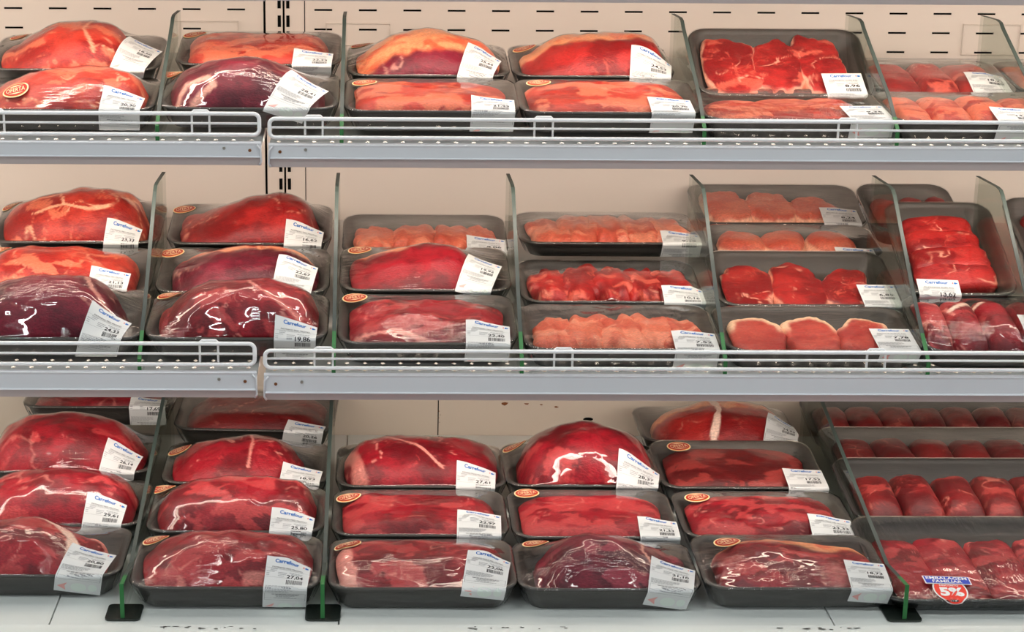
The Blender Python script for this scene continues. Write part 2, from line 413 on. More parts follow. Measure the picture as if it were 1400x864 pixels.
class Flat:
    """2D drawing of a label or sticker, u right, v down, each piece with a lift order"""
    def __init__(s): s.U = []; s.V = []; s.O = []; s.f = []; s.m = []; s.n = 0
    def add(s, uv, fs, mi, o):
        uv = np.asarray(uv, float); s.U.append(uv[:, 0]); s.V.append(uv[:, 1]); s.O.append(np.full(len(uv), float(o)))
        s.f += [tuple(i+s.n for i in f) for f in fs]; s.m += [mi]*len(fs); s.n += len(uv)
    def grid(s, u0, v0, u1, v1, nu, nv, mi, o):
        uv = [(u0+(u1-u0)*i/nu, v0+(v1-v0)*j/nv) for j in range(nv+1) for i in range(nu+1)]
        s.add(uv, [(j*(nu+1)+i, j*(nu+1)+i+1, (j+1)*(nu+1)+i+1, (j+1)*(nu+1)+i) for j in range(nv) for i in range(nu)], mi, o)
    def text(s, txt, u0, v0, u1, v1, mi, o, bold=0.0):
        v, f = text_geo(txt, bold)
        s.add(np.stack([u0+v[:, 0]*(u1-u0), v1-(v1-v0)*v[:, 1]], 1), [tuple(reversed(q)) for q in f], mi, o)
    def disc(s, cu, cv, a, b, mi, o, n=28):
        ring = [(cu+a*math.cos(2*math.pi*i/n), cv+b*math.sin(2*math.pi*i/n)) for i in range(n)]
        half = [(cu+.5*a*math.cos(2*math.pi*i/n), cv+.5*b*math.sin(2*math.pi*i/n)) for i in range(n)]
        s.add(ring+half+[(cu, cv)], [(i, (i+1) % n, n+(i+1) % n, n+i) for i in range(n)]+[(n+i, n+(i+1) % n, 2*n) for i in range(n)], mi, o)
    def poly(s, pts, mi, o): s.add(pts, [tuple(range(len(pts)))], mi, o)
    def build(s, name, mats, parent, mapf, base=.0005, step=.00035):
        U, V, O = np.concatenate(s.U), np.concatenate(s.V), np.concatenate(s.O)
        P = mapf(U, V, base+step*O)
        me = bpy.data.meshes.new(name); me.from_pydata(P.tolist(), [], s.f)
        for m in mats: me.materials.append(m)
        me.polygons.foreach_set('material_index', s.m); me.update()
        o = bpy.data.objects.new(name, me); C.objects.link(o); o.parent = parent; return o

def price_label(w, L, price, prod, seed, bare=False):
    rnd = random.Random(seed); f = Flat(); k = w
    f.grid(0, 0, w, L, 20, 60, 0, 0)
    u = lambda a: a*w
    v = lambda a: a*L
    f.text('Carrefour', u(.2), v(.035), u(.74), v(.1), 2, 1, .028)
    f.poly([(u(.83), v(.072)), (u(.86), v(.05)), (u(.86), v(.095))], 3, 1); f.disc(u(.905), v(.075), u(.028), v(.022), 2, 1, 10); f.poly([(u(.93), v(.055)), (u(.97), v(.075)), (u(.93), v(.095))], 2, 1)
    f.text(prod, u(.15), v(.165), u(.84), v(.19), 1, 1)
    f.text('CONTEUDO DA EMBALAGEM', u(.3), v(.2), u(.86), v(.213), 4, 1)
    for j, (a, b, c) in enumerate(((.12, .28, .205), (.12, .26, .228), (.55, .86, .24), (.03, .22, .252), (.3, .5, .258), (.6, .84, .262), (.03, .1, .282), (.3, .48, .285), (.03, .1, .31), (.3, .44, .312))):
        n = 5
        for q in range(n):
            uu = a+(b-a)*q/n; f.grid(u(uu), v(c), u(uu+(b-a)/n*.8), v(c+.010), 1, 1, 4, 1)
    f.grid(0, v(.196), w, v(.1985), 10, 1, 4, 1); f.grid(0, v(.345), u(.5), v(.3475), 5, 1, 4, 1)
    f.text(price, u(.50), v(.285), u(.87), v(.357), 1, 1, .02)
    uu = .5
    while uu < .87:
        bw = rnd.choice((.006, .009, .014)); f.grid(u(uu), v(.375), u(uu+bw), v(.455), 1, 2, 1, 1); uu += bw+rnd.choice((.006, .009, .013))
    for j in range(6):
        c = .49+.0165*j; a = .04
        while a < .62-.1*(j > 3):
            ww = rnd.uniform(.03, .09); f.grid(u(a), v(c), u(a+ww), v(c+.007), 1, 1, 4, 1); a += ww+.012
    # lower box and its lines
    for a, b, c, e in ((.03, .97, .60, .6035), (.03, .97, .70, .7035), (.03, .97, .74, .7435), (.03, .04, .60, .74), (.96, .97, .60, .74)):
        f.grid(u(a), v(c), u(b), v(e), 8 if b-a > .1 else 1, 1 if b-a > .1 else 4, 4, 1)
    for j, (a, b) in enumerate(((.2, .8), (.3, .78), (.28, .7), (.3, .6), (.25, .75))):
        c = .617+.0165*j + (.01 if j == 4 else 0); x = a
        while x < b:
            ww = rnd.uniform(.04, .1); f.grid(u(x), v(c), u(min(x+ww, b+.02)), v(c+.0075), 1, 1, 1 if j == 0 else 4, 1); x += ww+.012
    f.poly([(u(.06), v(.89)), (u(.27), v(.81)), (u(.22), v(.88)), (u(.25), v(.965))], 5, 1)
    f.disc(u(.52), v(.885), u(.17), v(.085), 6, 1, 20); f.disc(u(.82), v(.87), u(.1), v(.07), 6, 1, 16)
    return f
LABEL_MATS = [M[k] for k in ('paper', 'ink', 'blue', 'red', 'grey_ink', 'pink', 'mint')]

def oferta(w):
    h = w*.92; f = Flat(); cu, cv = w/2, h/2
    f.disc(cu, cv, w/2, h/2, 0, 0); f.disc(cu, cv, w*.455, h*.445, 1, 1); f.disc(cu, cv, w*.44, h*.41, 2, 2)
    f.poly([(cu-w*.30, cv-h*.24), (cu, cv-h*.31), (cu+w*.30, cv-h*.24), (cu, cv-h*.22)], 3, 3)
    f.poly([(cu-w*.30, cv+h*.24), (cu, cv+h*.22), (cu+w*.30, cv+h*.24), (cu, cv+h*.31)], 3, 3)
    f.text('OFERTA', cu-w*.36, cv-h*.15, cu+w*.36, cv+h*.15, 3, 3, .0)
    return f
STICKER_MATS = [M[k] for k in ('st_white', 'st_orange', 'st_red', 'st_white')]

SEED = [10]
def tray(row, xl, xr, yf, yb, Yf, meats, label=None, st=None, D=.155, H=.035, P=None, film='film', desc='', group=None, foam='foam', disc=None, cr=.03, tilt=None, sturn=-8, yaw=0):
    """returns world Y of the back rim; meats: function(w,d,H,toloc) -> list of pieces"""
    SEED[0] += 1; seed = SEED[0]
    A, B = at_y(xl, yf, Yf), at_y(xr, yf, Yf); w = B[0]-A[0]; P0 = np.array([(A[0]+B[0])/2, Yf, (A[2]+B[2])/2])
    if tilt is None:
        lo, hi = math.radians(-12), math.radians(80)
        for _ in range(40):
            mid = (lo+hi)/2; q = P0+D*np.array([0, math.cos(mid), math.sin(mid)])
            if proj(q)[1] > yb: lo = mid
            else: hi = mid
        th = (lo+hi)/2
    else: th = math.radians(tilt)
    Rm = Matrix.Rotation(th, 4, 'X')
    if yaw: Rm = Matrix.Rotation(math.radians(yaw), 4, 'Z') @ Rm
    base = Vector(P0.tolist()) - Rm @ Vector((0, -D/2, H))
    root = empty('meat_tray'); root.matrix_world = Matrix.Translation(base) @ Rm
    Mw = Matrix.Translation(base) @ Rm; Mi = np.array(Mw.inverted())
    tag(root, desc, 'meat tray', group)
    def toloc(px, py, yl):        # pixel of a silhouette point -> local (x, z) on the plane y = yl
        o = (Mi @ np.append(CAM, 1))[:3]; dv = Mi[:3, :3] @ ray(px, py); t = (yl-o[1])/dv[1]; q = o+dv*t; return q[0], q[2]
    foam_mesh(w, D, H, cr).build('foam_tray', M[foam], root, smooth=True)
    pcs = meats(w, D, H, toloc); pieces = []
    for i, pc in enumerate(pcs):
        sd = seed*13+i*5; piece_mesh(pc.get('name', 'meat_cut'), pc, sd, P or {}, root, (w, D, H)); pieces.append((pc, sd))
    field = film_field(w, D, H, cr, pieces, seed); S = Surf(w, D, H, cr, field, Mw)
    # film: taut over the cut, down the sides, tucked under the edge
    nu, nv = 64, 44; mb = MB()
    uu, vv = np.meshgrid(np.linspace(-1, 1, nu+1), np.linspace(-1, 1, nv+1)); r = np.maximum(np.abs(uu), np.abs(vv)); rs = np.maximum(r, 1e-6)
    bx, by = uu/rs*w/2, vv/rs*D/2; cx, cy = np.sign(bx)*(w/2-cr), np.sign(by)*(D/2-cr); inc = (np.abs(bx) > w/2-cr) & (np.abs(by) > D/2-cr)
    hx, hy = bx-cx, by-cy; hl = np.maximum(np.hypot(hx, hy), 1e-9); bx = np.where(inc, cx+hx/hl*cr, bx); by = np.where(inc, cy+hy/hl*cr, by)
    t = r**8; X = (1-t)*uu*w/2 + t*r*bx; Y = (1-t)*vv*D/2 + t*r*by
    Z = S.z(X.ravel(), Y.ravel()).reshape(X.shape)+.0006
    mb.v = [tuple(p) for p in np.stack([X.ravel(), Y.ravel(), Z.ravel()], 1).tolist()]
    for j in range(nv):
        for i in range(nu):
            a = j*(nu+1)+i; mb.f.append((a, a+1, a+nu+2, a+nu+1)); mb.m.append(0)
    loop = [i for i in range(nu)] + [j*(nu+1)+nu for j in range(nv)] + [nv*(nu+1)+i for i in range(nu, 0, -1)] + [j*(nu+1) for j in range(nv, 0, -1)]
    prev = loop; rnd = np.random.RandomState(seed); nl = len(loop); ph = rnd.rand(4)*6
    for ins, z in ((-.0012, H-.002), (.0035, H*.62), (.0085, H*.25), (.0125, .0012)):
        cur = []
        for q, li in enumerate(loop):
            x, y = mb.v[li][0], mb.v[li][1]
            wv = .0011*math.sin(q*.9+ph[0])+.0009*math.sin(q*2.1+ph[1]) if z < H*.9 else 0
            kx = 1-2*(ins+abs(wv)*0-wv*.8)/w; ky = 1-2*(ins-wv*.8)/D
            if abs(y) > D/2-.012: wv *= .3; ky = 1-2*(ins-wv*.8)/D
            cur.append(len(mb.v)); mb.v.append((x*kx, y*ky, z))
        for q in range(nl): mb.f.append((prev[(q+1) % nl], prev[q], cur[q], cur[(q+1) % nl])); mb.m.append(0)
        prev = cur
    mb.build('stretch_film', M[film], root, smooth=True)
    if label:
        x0p, y0p, x1p, y1p, price, prod, L = label
        a, b = S.pick(x0p, y0p), S.pick(x1p, y1p)
        tab = S.table((a[0]+b[0])/2); ss, ys, zs = tab
        sa = np.interp(-a[1], -ys[:220], ss[:220])
        ai = math.atan2(y1p-y0p, x1p-x0p); ang = .75*ai if ai > .06 else ai; L = .095; wl = float(np.clip(abs(b[0]-a[0])/math.cos(ang), .052, .062))
        fl = price_label(wl, L, price, prod, seed)
        fl.build('price_label', LABEL_MATS, root, lambda U, V, o: S.wrap(U, V, a[0], sa, ang, o, tab), base=.0013)
    if st:
        x0, y0, wp = st; a = S.pick(x0, y0); tab = S.table(a[0]); ss, ys, zs = tab
        ws = .037 if wp is None else wp; sa = max(np.interp(-a[1], -ys[:220], ss[:220]), ws*.5); an = math.radians(sturn)
        fl = oferta(ws)
        for i in range(len(fl.U)): fl.U[i] = fl.U[i]-ws/2; fl.V[i] = fl.V[i]-ws*.46
        fl.build('offer_sticker', STICKER_MATS, root, lambda U, V, o: S.wrap(U, V, a[0], sa, an, o, tab), base=.0013)
    if disc:
        a = S.pick(*disc); tab = S.table(a[0]); ss, ys, zs = tab; sa = np.interp(-a[1], -ys[:220], ss[:220])
        fl = Flat(); fl.disc(0, 0, .0225, .030, 0, 0); fl.disc(0, .0005, .0205, .0275, 1, 1)
        fl.text('DESCONTO', -.0125, -.0115, .0125, -.0075, 0, 2, .02); fl.text('5%', -.015, -.005, .016, .016, 0, 2, .05)
        fl.poly([(-.031, -.031), (.031, -.031), (.0315, -.012), (-.0295, -.012)], 0, 3); fl.poly([(-.0295, -.0295), (.0295, -.0295), (.030, -.0135), (-.028, -.0135)], 2, 4)
        fl.text('EMBALAGEM', -.027, -.0285, .027, -.0222, 0, 5, .02); fl.text('FAMILIAR', -.0195, -.0208, .0195, -.0145, 0, 5, .02)
        fl.build('discount_sticker', [M['white'], M['big_red'], M['big_blue']], root, lambda U, V, o: S.wrap(U, V, a[0], sa, .06, o, tab), base=.0013)
    bk = P0+D*np.array([0, math.cos(th), math.sin(th)])
    lowf = Mw @ Vector((0, -D/2, 0)); lowb = Mw @ Vector((0, D/2, 0))
    print('TRAY r%d %-34s w=%.3f tilt=%.1f Yf=%.3f Yb=%.3f base f=%.3f b=%.3f' % (row, desc[-34:], w, math.degrees(th), Yf, bk[1], lowf.z, lowb.z))
    root['foot'] = 0; del root['foot']
    return bk[1]

# ---- kinds of contents
def roast(sil, yr=.2, bow=.2, n=2.5, q=.5, p=3.6, ay=.95, **kw):
    def f(w, d, H, toloc):
        yy = yr*d/2; pts = [toloc(x, y, yy) for x, y in sil]
        sx = np.array([a for a, _ in pts]); sz = np.array([b for _, b in pts])
        x0, x1 = max(sx[0], -w/2+.006), min(sx[-1], w/2-.006)
        xs = np.linspace(x0, x1, 80); zz = np.interp(xs, sx, sz)
        k = np.ones(9)/9; zz = np.convolve(np.pad(zz, 4, mode='edge'), k, 'valid')
        zz = np.maximum(zz, H+.003); m = np.abs((xs-(x0+x1)/2)/((x1-x0)/2))
        pc = dict(name='meat_cut', cx=(x0+x1)/2, cy=0, ax=(x1-x0)/2, ay=d/2*ay, p=p, top=0, S=(xs, zz+.001), yr=yy, bow=bow, z0=.006, n=n, q=q, wob=.02); pc.update(kw); return [pc]
    return f
def slab(u0=-.86, u1=.86, hi=.006, n=7, q=.5, ay=.86, p=4.5, **kw):
    def f(w, d, H, toloc):
        pc = dict(name='meat_cut', cx=(u0+u1)/4*w, cy=0, ax=(u1-u0)/4*w, ay=d/2*ay, p=p, top=H+hi, z0=.006, n=n, q=q, wob=.035, lump=.003); pc.update(kw); return [pc]
    return f
def row_of(spec, name='steak', hi=0.0, p=2.6, n=5, q=.5, wob=.07, **kw):
    """spec: list of (u, v, au, av, rot) in tray units"""
    def f(w, d, H, toloc):
        out = []
        for i, (u, v, au, av, rot) in enumerate(spec):
            pc = dict(name=name, cx=u*w/2, cy=v*d/2, ax=au*w/2, ay=av*d/2, rot=rot, p=p, top=H+hi+.0012*(i % 3), z0=.006, n=n, q=q, wob=wob, lump=.002, res=(26, 80)); pc.update(kw); out.append(pc)
        return out
    return f
# ------------------------------------------------------------------ strip lamps under the shelf fronts: name, tilt, Y, Z, watts, colour
LAMPS = [('strip_lamp', 58, 2.51, 1.400, 5.9, (1, .84, .72)), ('strip_lamp', 56, 2.475, 1.172, 7.0, (1, .84, .72)), ('strip_lamp', 52, 2.355, .862, 4, (1, .88, .80)),
         ('canopy_lamp', -12, 2.40, 1.985, 6, (1, .95, .92))]
WORLD, EXPO = .50, 0.0
# ------------------------------------------------------------------ the display case
def Z(z): return CAMZ+z
YW = 2.95                       # back panel plane
ROWS = {1: dict(Y=2.47, z=1.2005, t=9), 2: dict(Y=2.348, z=.8965, t=9.3), 3: dict(Y=2.124, z=.634, t=1.7)}
XG0, XG1 = -1.45, 2.0
case = empty('refrigerated_display_case', (0, 3.0, 0))
tag(case, 'cream open refrigerated meat display case with slotted back panels and white deck', 'display case')
def cpart(mb, name, mats, **k): return mb.build(name, mats, case, loc=(0, -3.0, 0), **k)
xa = at_y(362.5, 100, YW)[0]; xb = at_y(417, 100, YW)[0]; xm = at_y(388.5, 100, YW)[0]
for nm, x0, x1 in (('left', XG0-.1, xa-.002), ('right', xb+.0008, XG1+.1)):
    mb = MB(); mb.box(x0, x1, YW, YW+.03, .45, 2.05)
    x = at_y(18, 9, YW)[0] if nm == 'left' else at_y(503, 14, YW)[0]
    dx = (at_y(927, 14, YW)[0]-at_y(503, 14, YW)[0])/7
    xs = [x+dx*k for k in range(-6, 6 if nm == 'left' else 30)]
    if nm == 'right': xs = [at_y(442, 14, YW)[0]] + [q for q in xs if q > xb+.1]
    zr = [at_y(900, yy, YW)[2] for yy in (16.5, 43, 69.3)]
    for r, zz in enumerate([zr[0]+.031*2, zr[0]+.031]+zr):
        for k, q in enumerate(xs):
            if nm == 'left' and r == 3 and k % 2: continue
            if nm == 'left' and r == 4: continue
            if nm == 'right' and r == 4 and q < .7: continue
            if q-.016 > x0 and q+.016 < x1: mb.box(q-.0148, q+.0148, YW-.0008, YW+.001, zz-.0015, zz+.0015, 1)
    cpart(mb, 'back_panel', [M['wall'], M['hole']])
mb = MB(); mb.box(xa+.002, xm-.0018, YW-.001, YW+.03, .45, 2.05); mb.box(xm+.0018, xb-.0008, YW-.001, YW+.03, .45, 2.05); mb.box(xa-.003, xb+.003, YW+.006, YW+.02, .45, 2.05, 1)
zt = at_y(388, 21, YW)[2]
for k in range(-6, 34):
    z0 = zt - .0305*k - .019
    for sx in (-1, 1): mb.box(xm+sx*.0072-.0027, xm+sx*.0072+.0027, YW-.0022, YW, z0, z0+.019, 1)
cpart(mb, 'upright_post', [M['wall'], M['hole']])
# faint moulded frames of the divider back plates
for (a, b, c, d) in ((246, 29, 326, 60), (446, 32, 533, 62), (1318, 34, 1392, 75)):
    p, q = at_y(a, b, YW-.004), at_y(c, d, YW-.004)
    mb = MB(); x0, x1, z1, z0 = p[0], q[0], p[2], q[2]
    mb.tube([(x0, YW-.003, z0), (x0, YW-.003, z1), (x1, YW-.003, z1), (x1, YW-.003, z0)], .0014, 6, closed=True)
    cpart(mb, 'raised_frame', M['wall'])
# lower back panel behind the deck
YL = 2.80
mb = MB(); xj = at_y(599, 575, YL)[0]
mb.box(XG0, xj-.0009, YL, YL+.03, .5, .86); mb.box(xj+.0009, XG1, YL, YL+.03, .5, .86); mb.box(xj-.003, xj+.003, YL+.004, YL+.02, .5, .86, 1)
h = at_y(804, 573, YL); n = 20
mb.add([(h[0]+.0085*math.cos(2*math.pi*i/n), YL-.0006, h[2]+.0032*math.sin(2*math.pi*i/n)) for i in range(n)], [tuple(range(n))], 1)
rnd = random.Random(4)
for (px, py, s) in ((600, 562, .002), (602, 567, .0012), (599.5, 571, .0015), (601, 577, .0012), (760, 556, .004), (690, 552, .007), (720, 552, .005), (740, 553, .003)):
    p = at_y(px, py, YL); mb.add([(p[0]+s*rnd.uniform(.6, 1.3)*math.cos(a), YL-.0007, p[2]+s*.35*rnd.uniform(.6, 1.3)*math.sin(a)) for a in np.linspace(0, 6.28, 9)[:-1]], [tuple(range(8))], 2)
cpart(mb, 'lower_back_panel', [M['wall_low'], M['hole'], M['rust']])
# deck
R = ROWS[3]; tt = math.tan(math.radians(R['t'])); YD = 2.086
jx = [XG0]+[at_y(px, 850, 2.1)[0] for px in (68, 463, 1140)]+[XG1]
for x0, x1 in zip(jx[:-1], jx[1:]):
    zf = R['z']-(R['Y']-YD)*tt; zb = R['z']+(YL-.002-R['Y'])*tt
    mb = MB(); mb.extrude_x([(YD, zf), (YL-.002, zb), (YL-.002, zb-.012), (YD, zf-.012)], x0+.0008, x1-.0008); cpart(mb, 'deck_panel', M['deck'], bevel=.001)
mb = MB(); zf = R['z']-(R['Y']-YD)*tt
mb.extrude_x([(YD-.002, zf+.001), (YD+.004, zf+.002), (YD+.004, zf-.05), (YD-.05, zf-.05), (YD-.055, zf-.012), (YD-.05, zf-.005)], XG0, XG1)
for k in range(150):
    x = rnd.uniform(-.6, .95); s = rnd.uniform(.001, .005); y0 = YD-.0015; z0 = zf+.0014
    if vnoise(x*9, 0., 3) < -.05: continue
    y0 = YD+rnd.uniform(-.006, .001)
    mb.add([(x+s*rnd.uniform(.6, 1.3)*math.cos(a), y0+.0012*math.sin(a), (zf+.0012 if y0 > YD-.002 else zf+.0012-(YD-.002-y0)*.13+.0004)+.0003) for a in np.linspace(0, 6.28, 8)[:-1]], [tuple(range(7))], 1)
cpart(mb, 'front_lip', [M['deck'], M['chip']])
mb = MB(); mb.extrude_x([(YD-.05, zf-.052), (YD-.03, zf-.052), (YD-.01, .05), (YD+.9, .05), (YD+.9, 0), (YD-.04, 0)], XG0, XG1); mb.box(XG0, XG1, YW+.035, YW+.2, 0, 2.2)
cpart(mb, 'case_body', M['fascia'])
mb = MB(); mb.box(XG0, XG1, 2.44, YW+.2, 2.06, 2.16); mb.extrude_x([(2.44, 2.16), (2.44, 1.98), (2.46, 1.98), (2.46, 2.16)], XG0, XG1); cpart(mb, 'canopy', M['fascia'])
for x in (XG0-.03, XG1):
    mb = MB(); mb.extrude_x([(YD-.04, 0), (YL+.35, 0), (YL+.35, 2.16), (2.44, 2.16), (2.40, 1.2), (YD-.04, .66)], x, x+.03); cpart(mb, 'end_panel', M['fascia'])
M['tube'] = emit('lit_led_tube', (1, .86, .70), 14)

# ------------------------------------------------------------------ shelves
XL1, XR0 = None, None
def perforated(mb, x0, x1, pts, nrow, pitch=.0252):
    """front strip of the shelf sheet with diamond holes; pts = (y, z) start, dy, dz per row"""
    (ya, za), (dy, dz) = pts; n = int((x1-x0)/pitch)
    for r in range(nrow):
        y0, z0, y1, z1 = ya+dy*r, za+dz*r, ya+dy*(r+1), za+dz*(r+1); ym, zm = (y0+y1)/2, (z0+z1)/2
        for i in range(n+1):
            a = x0+i*pitch; b = min(a+pitch, x1); m = (a+b)/2; hx = .0036; k = .0042/abs(dy)
            if b-a < .012: mb.add([(a, y0, z0), (b, y0, z0), (b, y1, z1), (a, y1, z1)], [(0, 1, 2, 3)]); continue
            mb.add([(a, y0, z0), (b, y0, z0), (b, y1, z1), (a, y1, z1), (m, ym-dy*k*.9, zm-dz*k*.9), (m+hx, ym, zm), (m, ym+dy*k*.9, zm+dz*k*.9), (m-hx, ym, zm)],
                   [(0, 1, 4), (0, 4, 7), (1, 5, 4), (2, 6, 5), (3, 7, 6), (1, 2, 5), (2, 3, 6), (3, 0, 7)])
def shelf(row, x0, x1, px, ys, wires, posts, end, label):
    """px: a column where the pixel rows ys (fascia top, mid, low) and wires (top, mid, bottom) were read"""
    R = ROWS[row] if row else dict(Y=2.52, z=1.455, t=12)
    Yf = R['Y']-.028; zz = [at_y(px, y, Yf)[2] for y in ys]; t = math.tan(math.radians(R['t']))
    root = empty('shelf', (0, Yf, zz[0])); tag(root, label, 'shelf', 'sloping wire-fronted shelves of the case')
    L = (0, -Yf, -zz[0])
    zs = R['z'] + (zz[0]-R['zref'] if 'zref' in R else 0)
    def top(y): return zs+(y-R['Y'])*t-.001
    y1 = R['Y']+.045; mb = MB(); mb.extrude_x([(y1, top(y1)), (YW-.012, top(YW-.012)), (YW-.012, top(YW-.012)-.014), (y1, top(y1)-.014)], x0, x1)
    mb.build('shelf_panel', M['shelf'], root, loc=L)
    mb = MB(); ya = Yf+.004; dy = (y1-ya)/3; perforated(mb, x0, x1, ((ya, top(ya)), (dy, dy*t)), 3)
    o = mb.build('perforated_strip', M['shelf'], root, loc=L)
    s = o.modifiers.new('s', 'SOLIDIFY'); s.thickness = .0012; s.offset = -1
    mb = MB()
    prof = [(Yf+.006, top(Yf+.006)+.0004), (Yf+.001, zz[0]-.001), (Yf-.001, zz[0]-.004), (Yf, zz[0]-.007), (Yf+.001, zz[1]+.002), (Yf-.001, zz[1]), (Yf+.003, zz[1]-.001), (Yf+.006, zz[2]), (Yf+.010, zz[2]), (Yf+.008, zz[1]), (Yf+.008, zz[0]-.006)]
    mb.extrude_x(prof[:6]+[(Yf+.008, zz[1])]+[(Yf+.008, zz[0]-.006)], x0, x1); mb.build('price_rail', M['fascia'], root, loc=L)
    mb = MB(); mb.extrude_x([(Yf+.0015, zz[1]-.0002), (Yf+.005, zz[2]), (Yf+.012, zz[2]), (Yf+.012, zz[1]-.0002)], x0, x1); mb.build('rail_lower_strip', M['fascia_low'], root, loc=L)
    # lamp under the shelf
    mb = MB(); yl = R['Y']-.001; zl = top(yl)-.017; mb.tube([(x0+.02, yl, zl), (x1-.02, yl, zl)], .007, 10); mb.build('lamp_tube', M['tube'], root, smooth=True, loc=L)
    mb = MB(); mb.box(x0+.01, x1-.01, yl+.009, yl+.035, zl-.004, zl+.006); mb.build('lamp_housing', M['fascia'], root, loc=L)
    if end is not None:
        xe = x1 if end > 0 else x0
        mb = MB(); mb.tube([(xe-end*.006, Yf-.002, zz[0]-.006), (xe-end*.001, Yf-.0015, zz[0]-.012), (xe, Yf, zz[2]+.006), (xe-end*.003, Yf+.002, zz[2]+.001)], .0016, 6)
        mb.build('end_clip', M['fascia'], root, smooth=True, loc=L)
        for k, (dx, sm) in enumerate(((.016, 'rust'), (.052, 'steel'))):
            mb = MB(); n = 12; xc = xe-end*dx; zc = (zz[0]+zz[1])/2+(.001 if k else -.002)
            mb.add([(xc+.0019*math.cos(2*math.pi*i/n), Yf-.0012, zc+.0019*math.sin(2*math.pi*i/n)) for i in range(n)]+[(xc+.0026*math.cos(2*math.pi*i/n), Yf+.0012, zc+.0026*math.sin(2*math.pi*i/n)) for i in range(n)],
                   [tuple(range(n))]+[(i, (i+1) % n, n+(i+1) % n, n+i) for i in range(n)]); mb.build('screw', M[sm], root, loc=L)
    if wires:
        Yw = Yf-.004; wz = [at_y(px, y, Yw)[2] for y in wires]; mb = MB(); xr = .012
        xl_, xr_ = x0+.002, x1-.002
        def corner(cx, cz, a0): return [(cx+.008*math.cos(math.radians(a0+15*i)), Yw, cz+.008*math.sin(math.radians(a0+15*i))) for i in range(7)]
        lp = corner(xr_-.008, wz[2]+.008, -90)+corner(xr_-.008, wz[0]-.008, 0)+corner(xl_+.008, wz[0]-.008, 90)+corner(xl_+.008, wz[2]+.008, 180)
        mb.tube(lp, .0029, 8, closed=True); mb.tube([(xl_, Yw+.001, wz[1]), (xr_, Yw+.001, wz[1])], .0018, 6)
        for a, b in posts:
            A, B = at_y(a, wires[1], Yw)[0], at_y(b, wires[1], Yw)[0]
            mb.tube([(A, Yw+.003, wz[2]-.002), (A, Yw+.003, wz[0]+.0015), (A+.003, Yw+.003, wz[0]+.004), (B-.003, Yw+.003, wz[0]+.004), (B, Yw+.003, wz[0]+.0015), (B, Yw+.003, wz[2]-.002)], .0017, 6)
        mb.build('wire_fence', M['wire'], root, smooth=True, loc=L)
    return root
def X_(px, py, Y): return at_y(px, py, Y)[0]
for r in (1, 2): ROWS[r]['zref'] = at_y(800, {1: 196, 2: 511}[r], ROWS[r]['Y']-.028)[2]
shelf(1, XG0, X_(357, 200, 2.442), 200, (191.5, 214.5, 226), (154.8, 168.2, 183.5), [(262, 286), (-20, 5)], 1, 'short section of the upper shelf left of the upright post')
shelf(1, X_(367, 200, 2.442), XG1, 700, (196, 218.5, 231), (164, 176, 189.5), [(417, 441), (731, 756), (1147, 1172)], -1, 'long section of the upper shelf right of the upright post')
shelf(2, XG0, X_(351, 520, 2.32), 200, (505.5, 533, 544.5), (469.5, 483.5, 498), [(273, 298)], 1, 'short section of the middle shelf left of the upright post')
shelf(2, X_(361, 520, 2.32), XG1, 700, (510, 538.5, 549), (480.5, 491.5, 504), [(430, 455), (758, 783), (1186, 1211)], -1, 'long section of the middle shelf right of the upright post')
shelf(0, XG0, X_(361, 5, 2.49), 200, (-38, -12, 1), None, [], None, 'topmost shelf, left section, showing only its underside edge')
shelf(0, X_(363, 5, 2.49), XG1, 800, (-34, -8, 4), None, [], None, 'topmost shelf, right section, showing only its lower edge')

# ------------------------------------------------------------------ clear dividers
def divider(row, X, prof, foot, label):
    R = ROWS[row]; root = empty('shelf_divider', (X, R['Y'], R['z'])); tag(root, label, 'divider', 'clear dividers between the tray columns')
    t = math.tan(math.radians(R['t'])); th = .0027
    L = [(y-R['Y'], z-R['z']) for y, z in prof]
    y0 = L[0][0]; yb = L[-1][0]
    face = [(y0, y0*t+.001)]+L+[(yb, yb*t+.001)]
    mb = MB(); n = len(face)
    for sx in (-1, 1): mb.add([(sx*th*.96, y, z) for y, z in face], [tuple(range(n)) if sx > 0 else tuple(range(n-1, -1, -1))])
    mb.build('clear_panel', M['acrylic'], root)
    (ya, za), (yc, zc) = face[1], face[2]; md = (ya+.4*(yc-ya), za+.4*(zc-za))
    for nm, seg, mat in (('front_edge', face[:2]+[md], 'edge_green'), ('sloping_edge', [md]+face[2:-1], 'edge_grey')):
        mb = MB(); vs = []; fs = []
        for y, z in seg: vs += [(-th, y, z), (th, y, z), (-th, y+.0012, z-.0006), (th, y+.0012, z-.0006)]
        for i in range(len(seg)-1):
            a, b = 4*i, 4*i+4; fs += [(a, a+1, b+1, b), (a+2, b+2, b+3, a+3), (a, b, b+2, a+2), (a+1, a+3, b+3, b+1)]
        mb.add(vs, fs); mb.build(nm, M[mat], root)
    if foot:
        mb = MB(); y = y0-.012
        pts = rrect(.046, .046, .006, 4); zz = lambda yy: yy*t+.0006
        a = [(px, py+y+.03) for px, py in pts]; n = len(a)
        mb.add([(px, py, zz(py)) for px, py in a]+[(px, py, zz(py)+.0022) for px, py in a], [tuple(range(n-1, -1, -1)), tuple(range(n, 2*n))]+[(i, (i+1) % n, n+(i+1) % n, n+i) for i in range(n)])
        mb.build('divider_foot', M['foot'], root)
def prof(row, pxf, ytop_front, pts):
    return pts
def div_from(row, pxf, pyf, Yf, zg, back, foot, label, X=None):
    """front foot pixel gives X; zg = height of the green front edge; back = (Y, z) corner points"""
    if X is None: X = at_y(pxf, pyf, Yf)[0]
    R = ROWS[row]; t = math.tan(math.radians(R['t'])); zs = R['z']+(Yf-R['Y'])*t
    divider(row, X, [(Yf, zs+zg)]+back, foot, label)
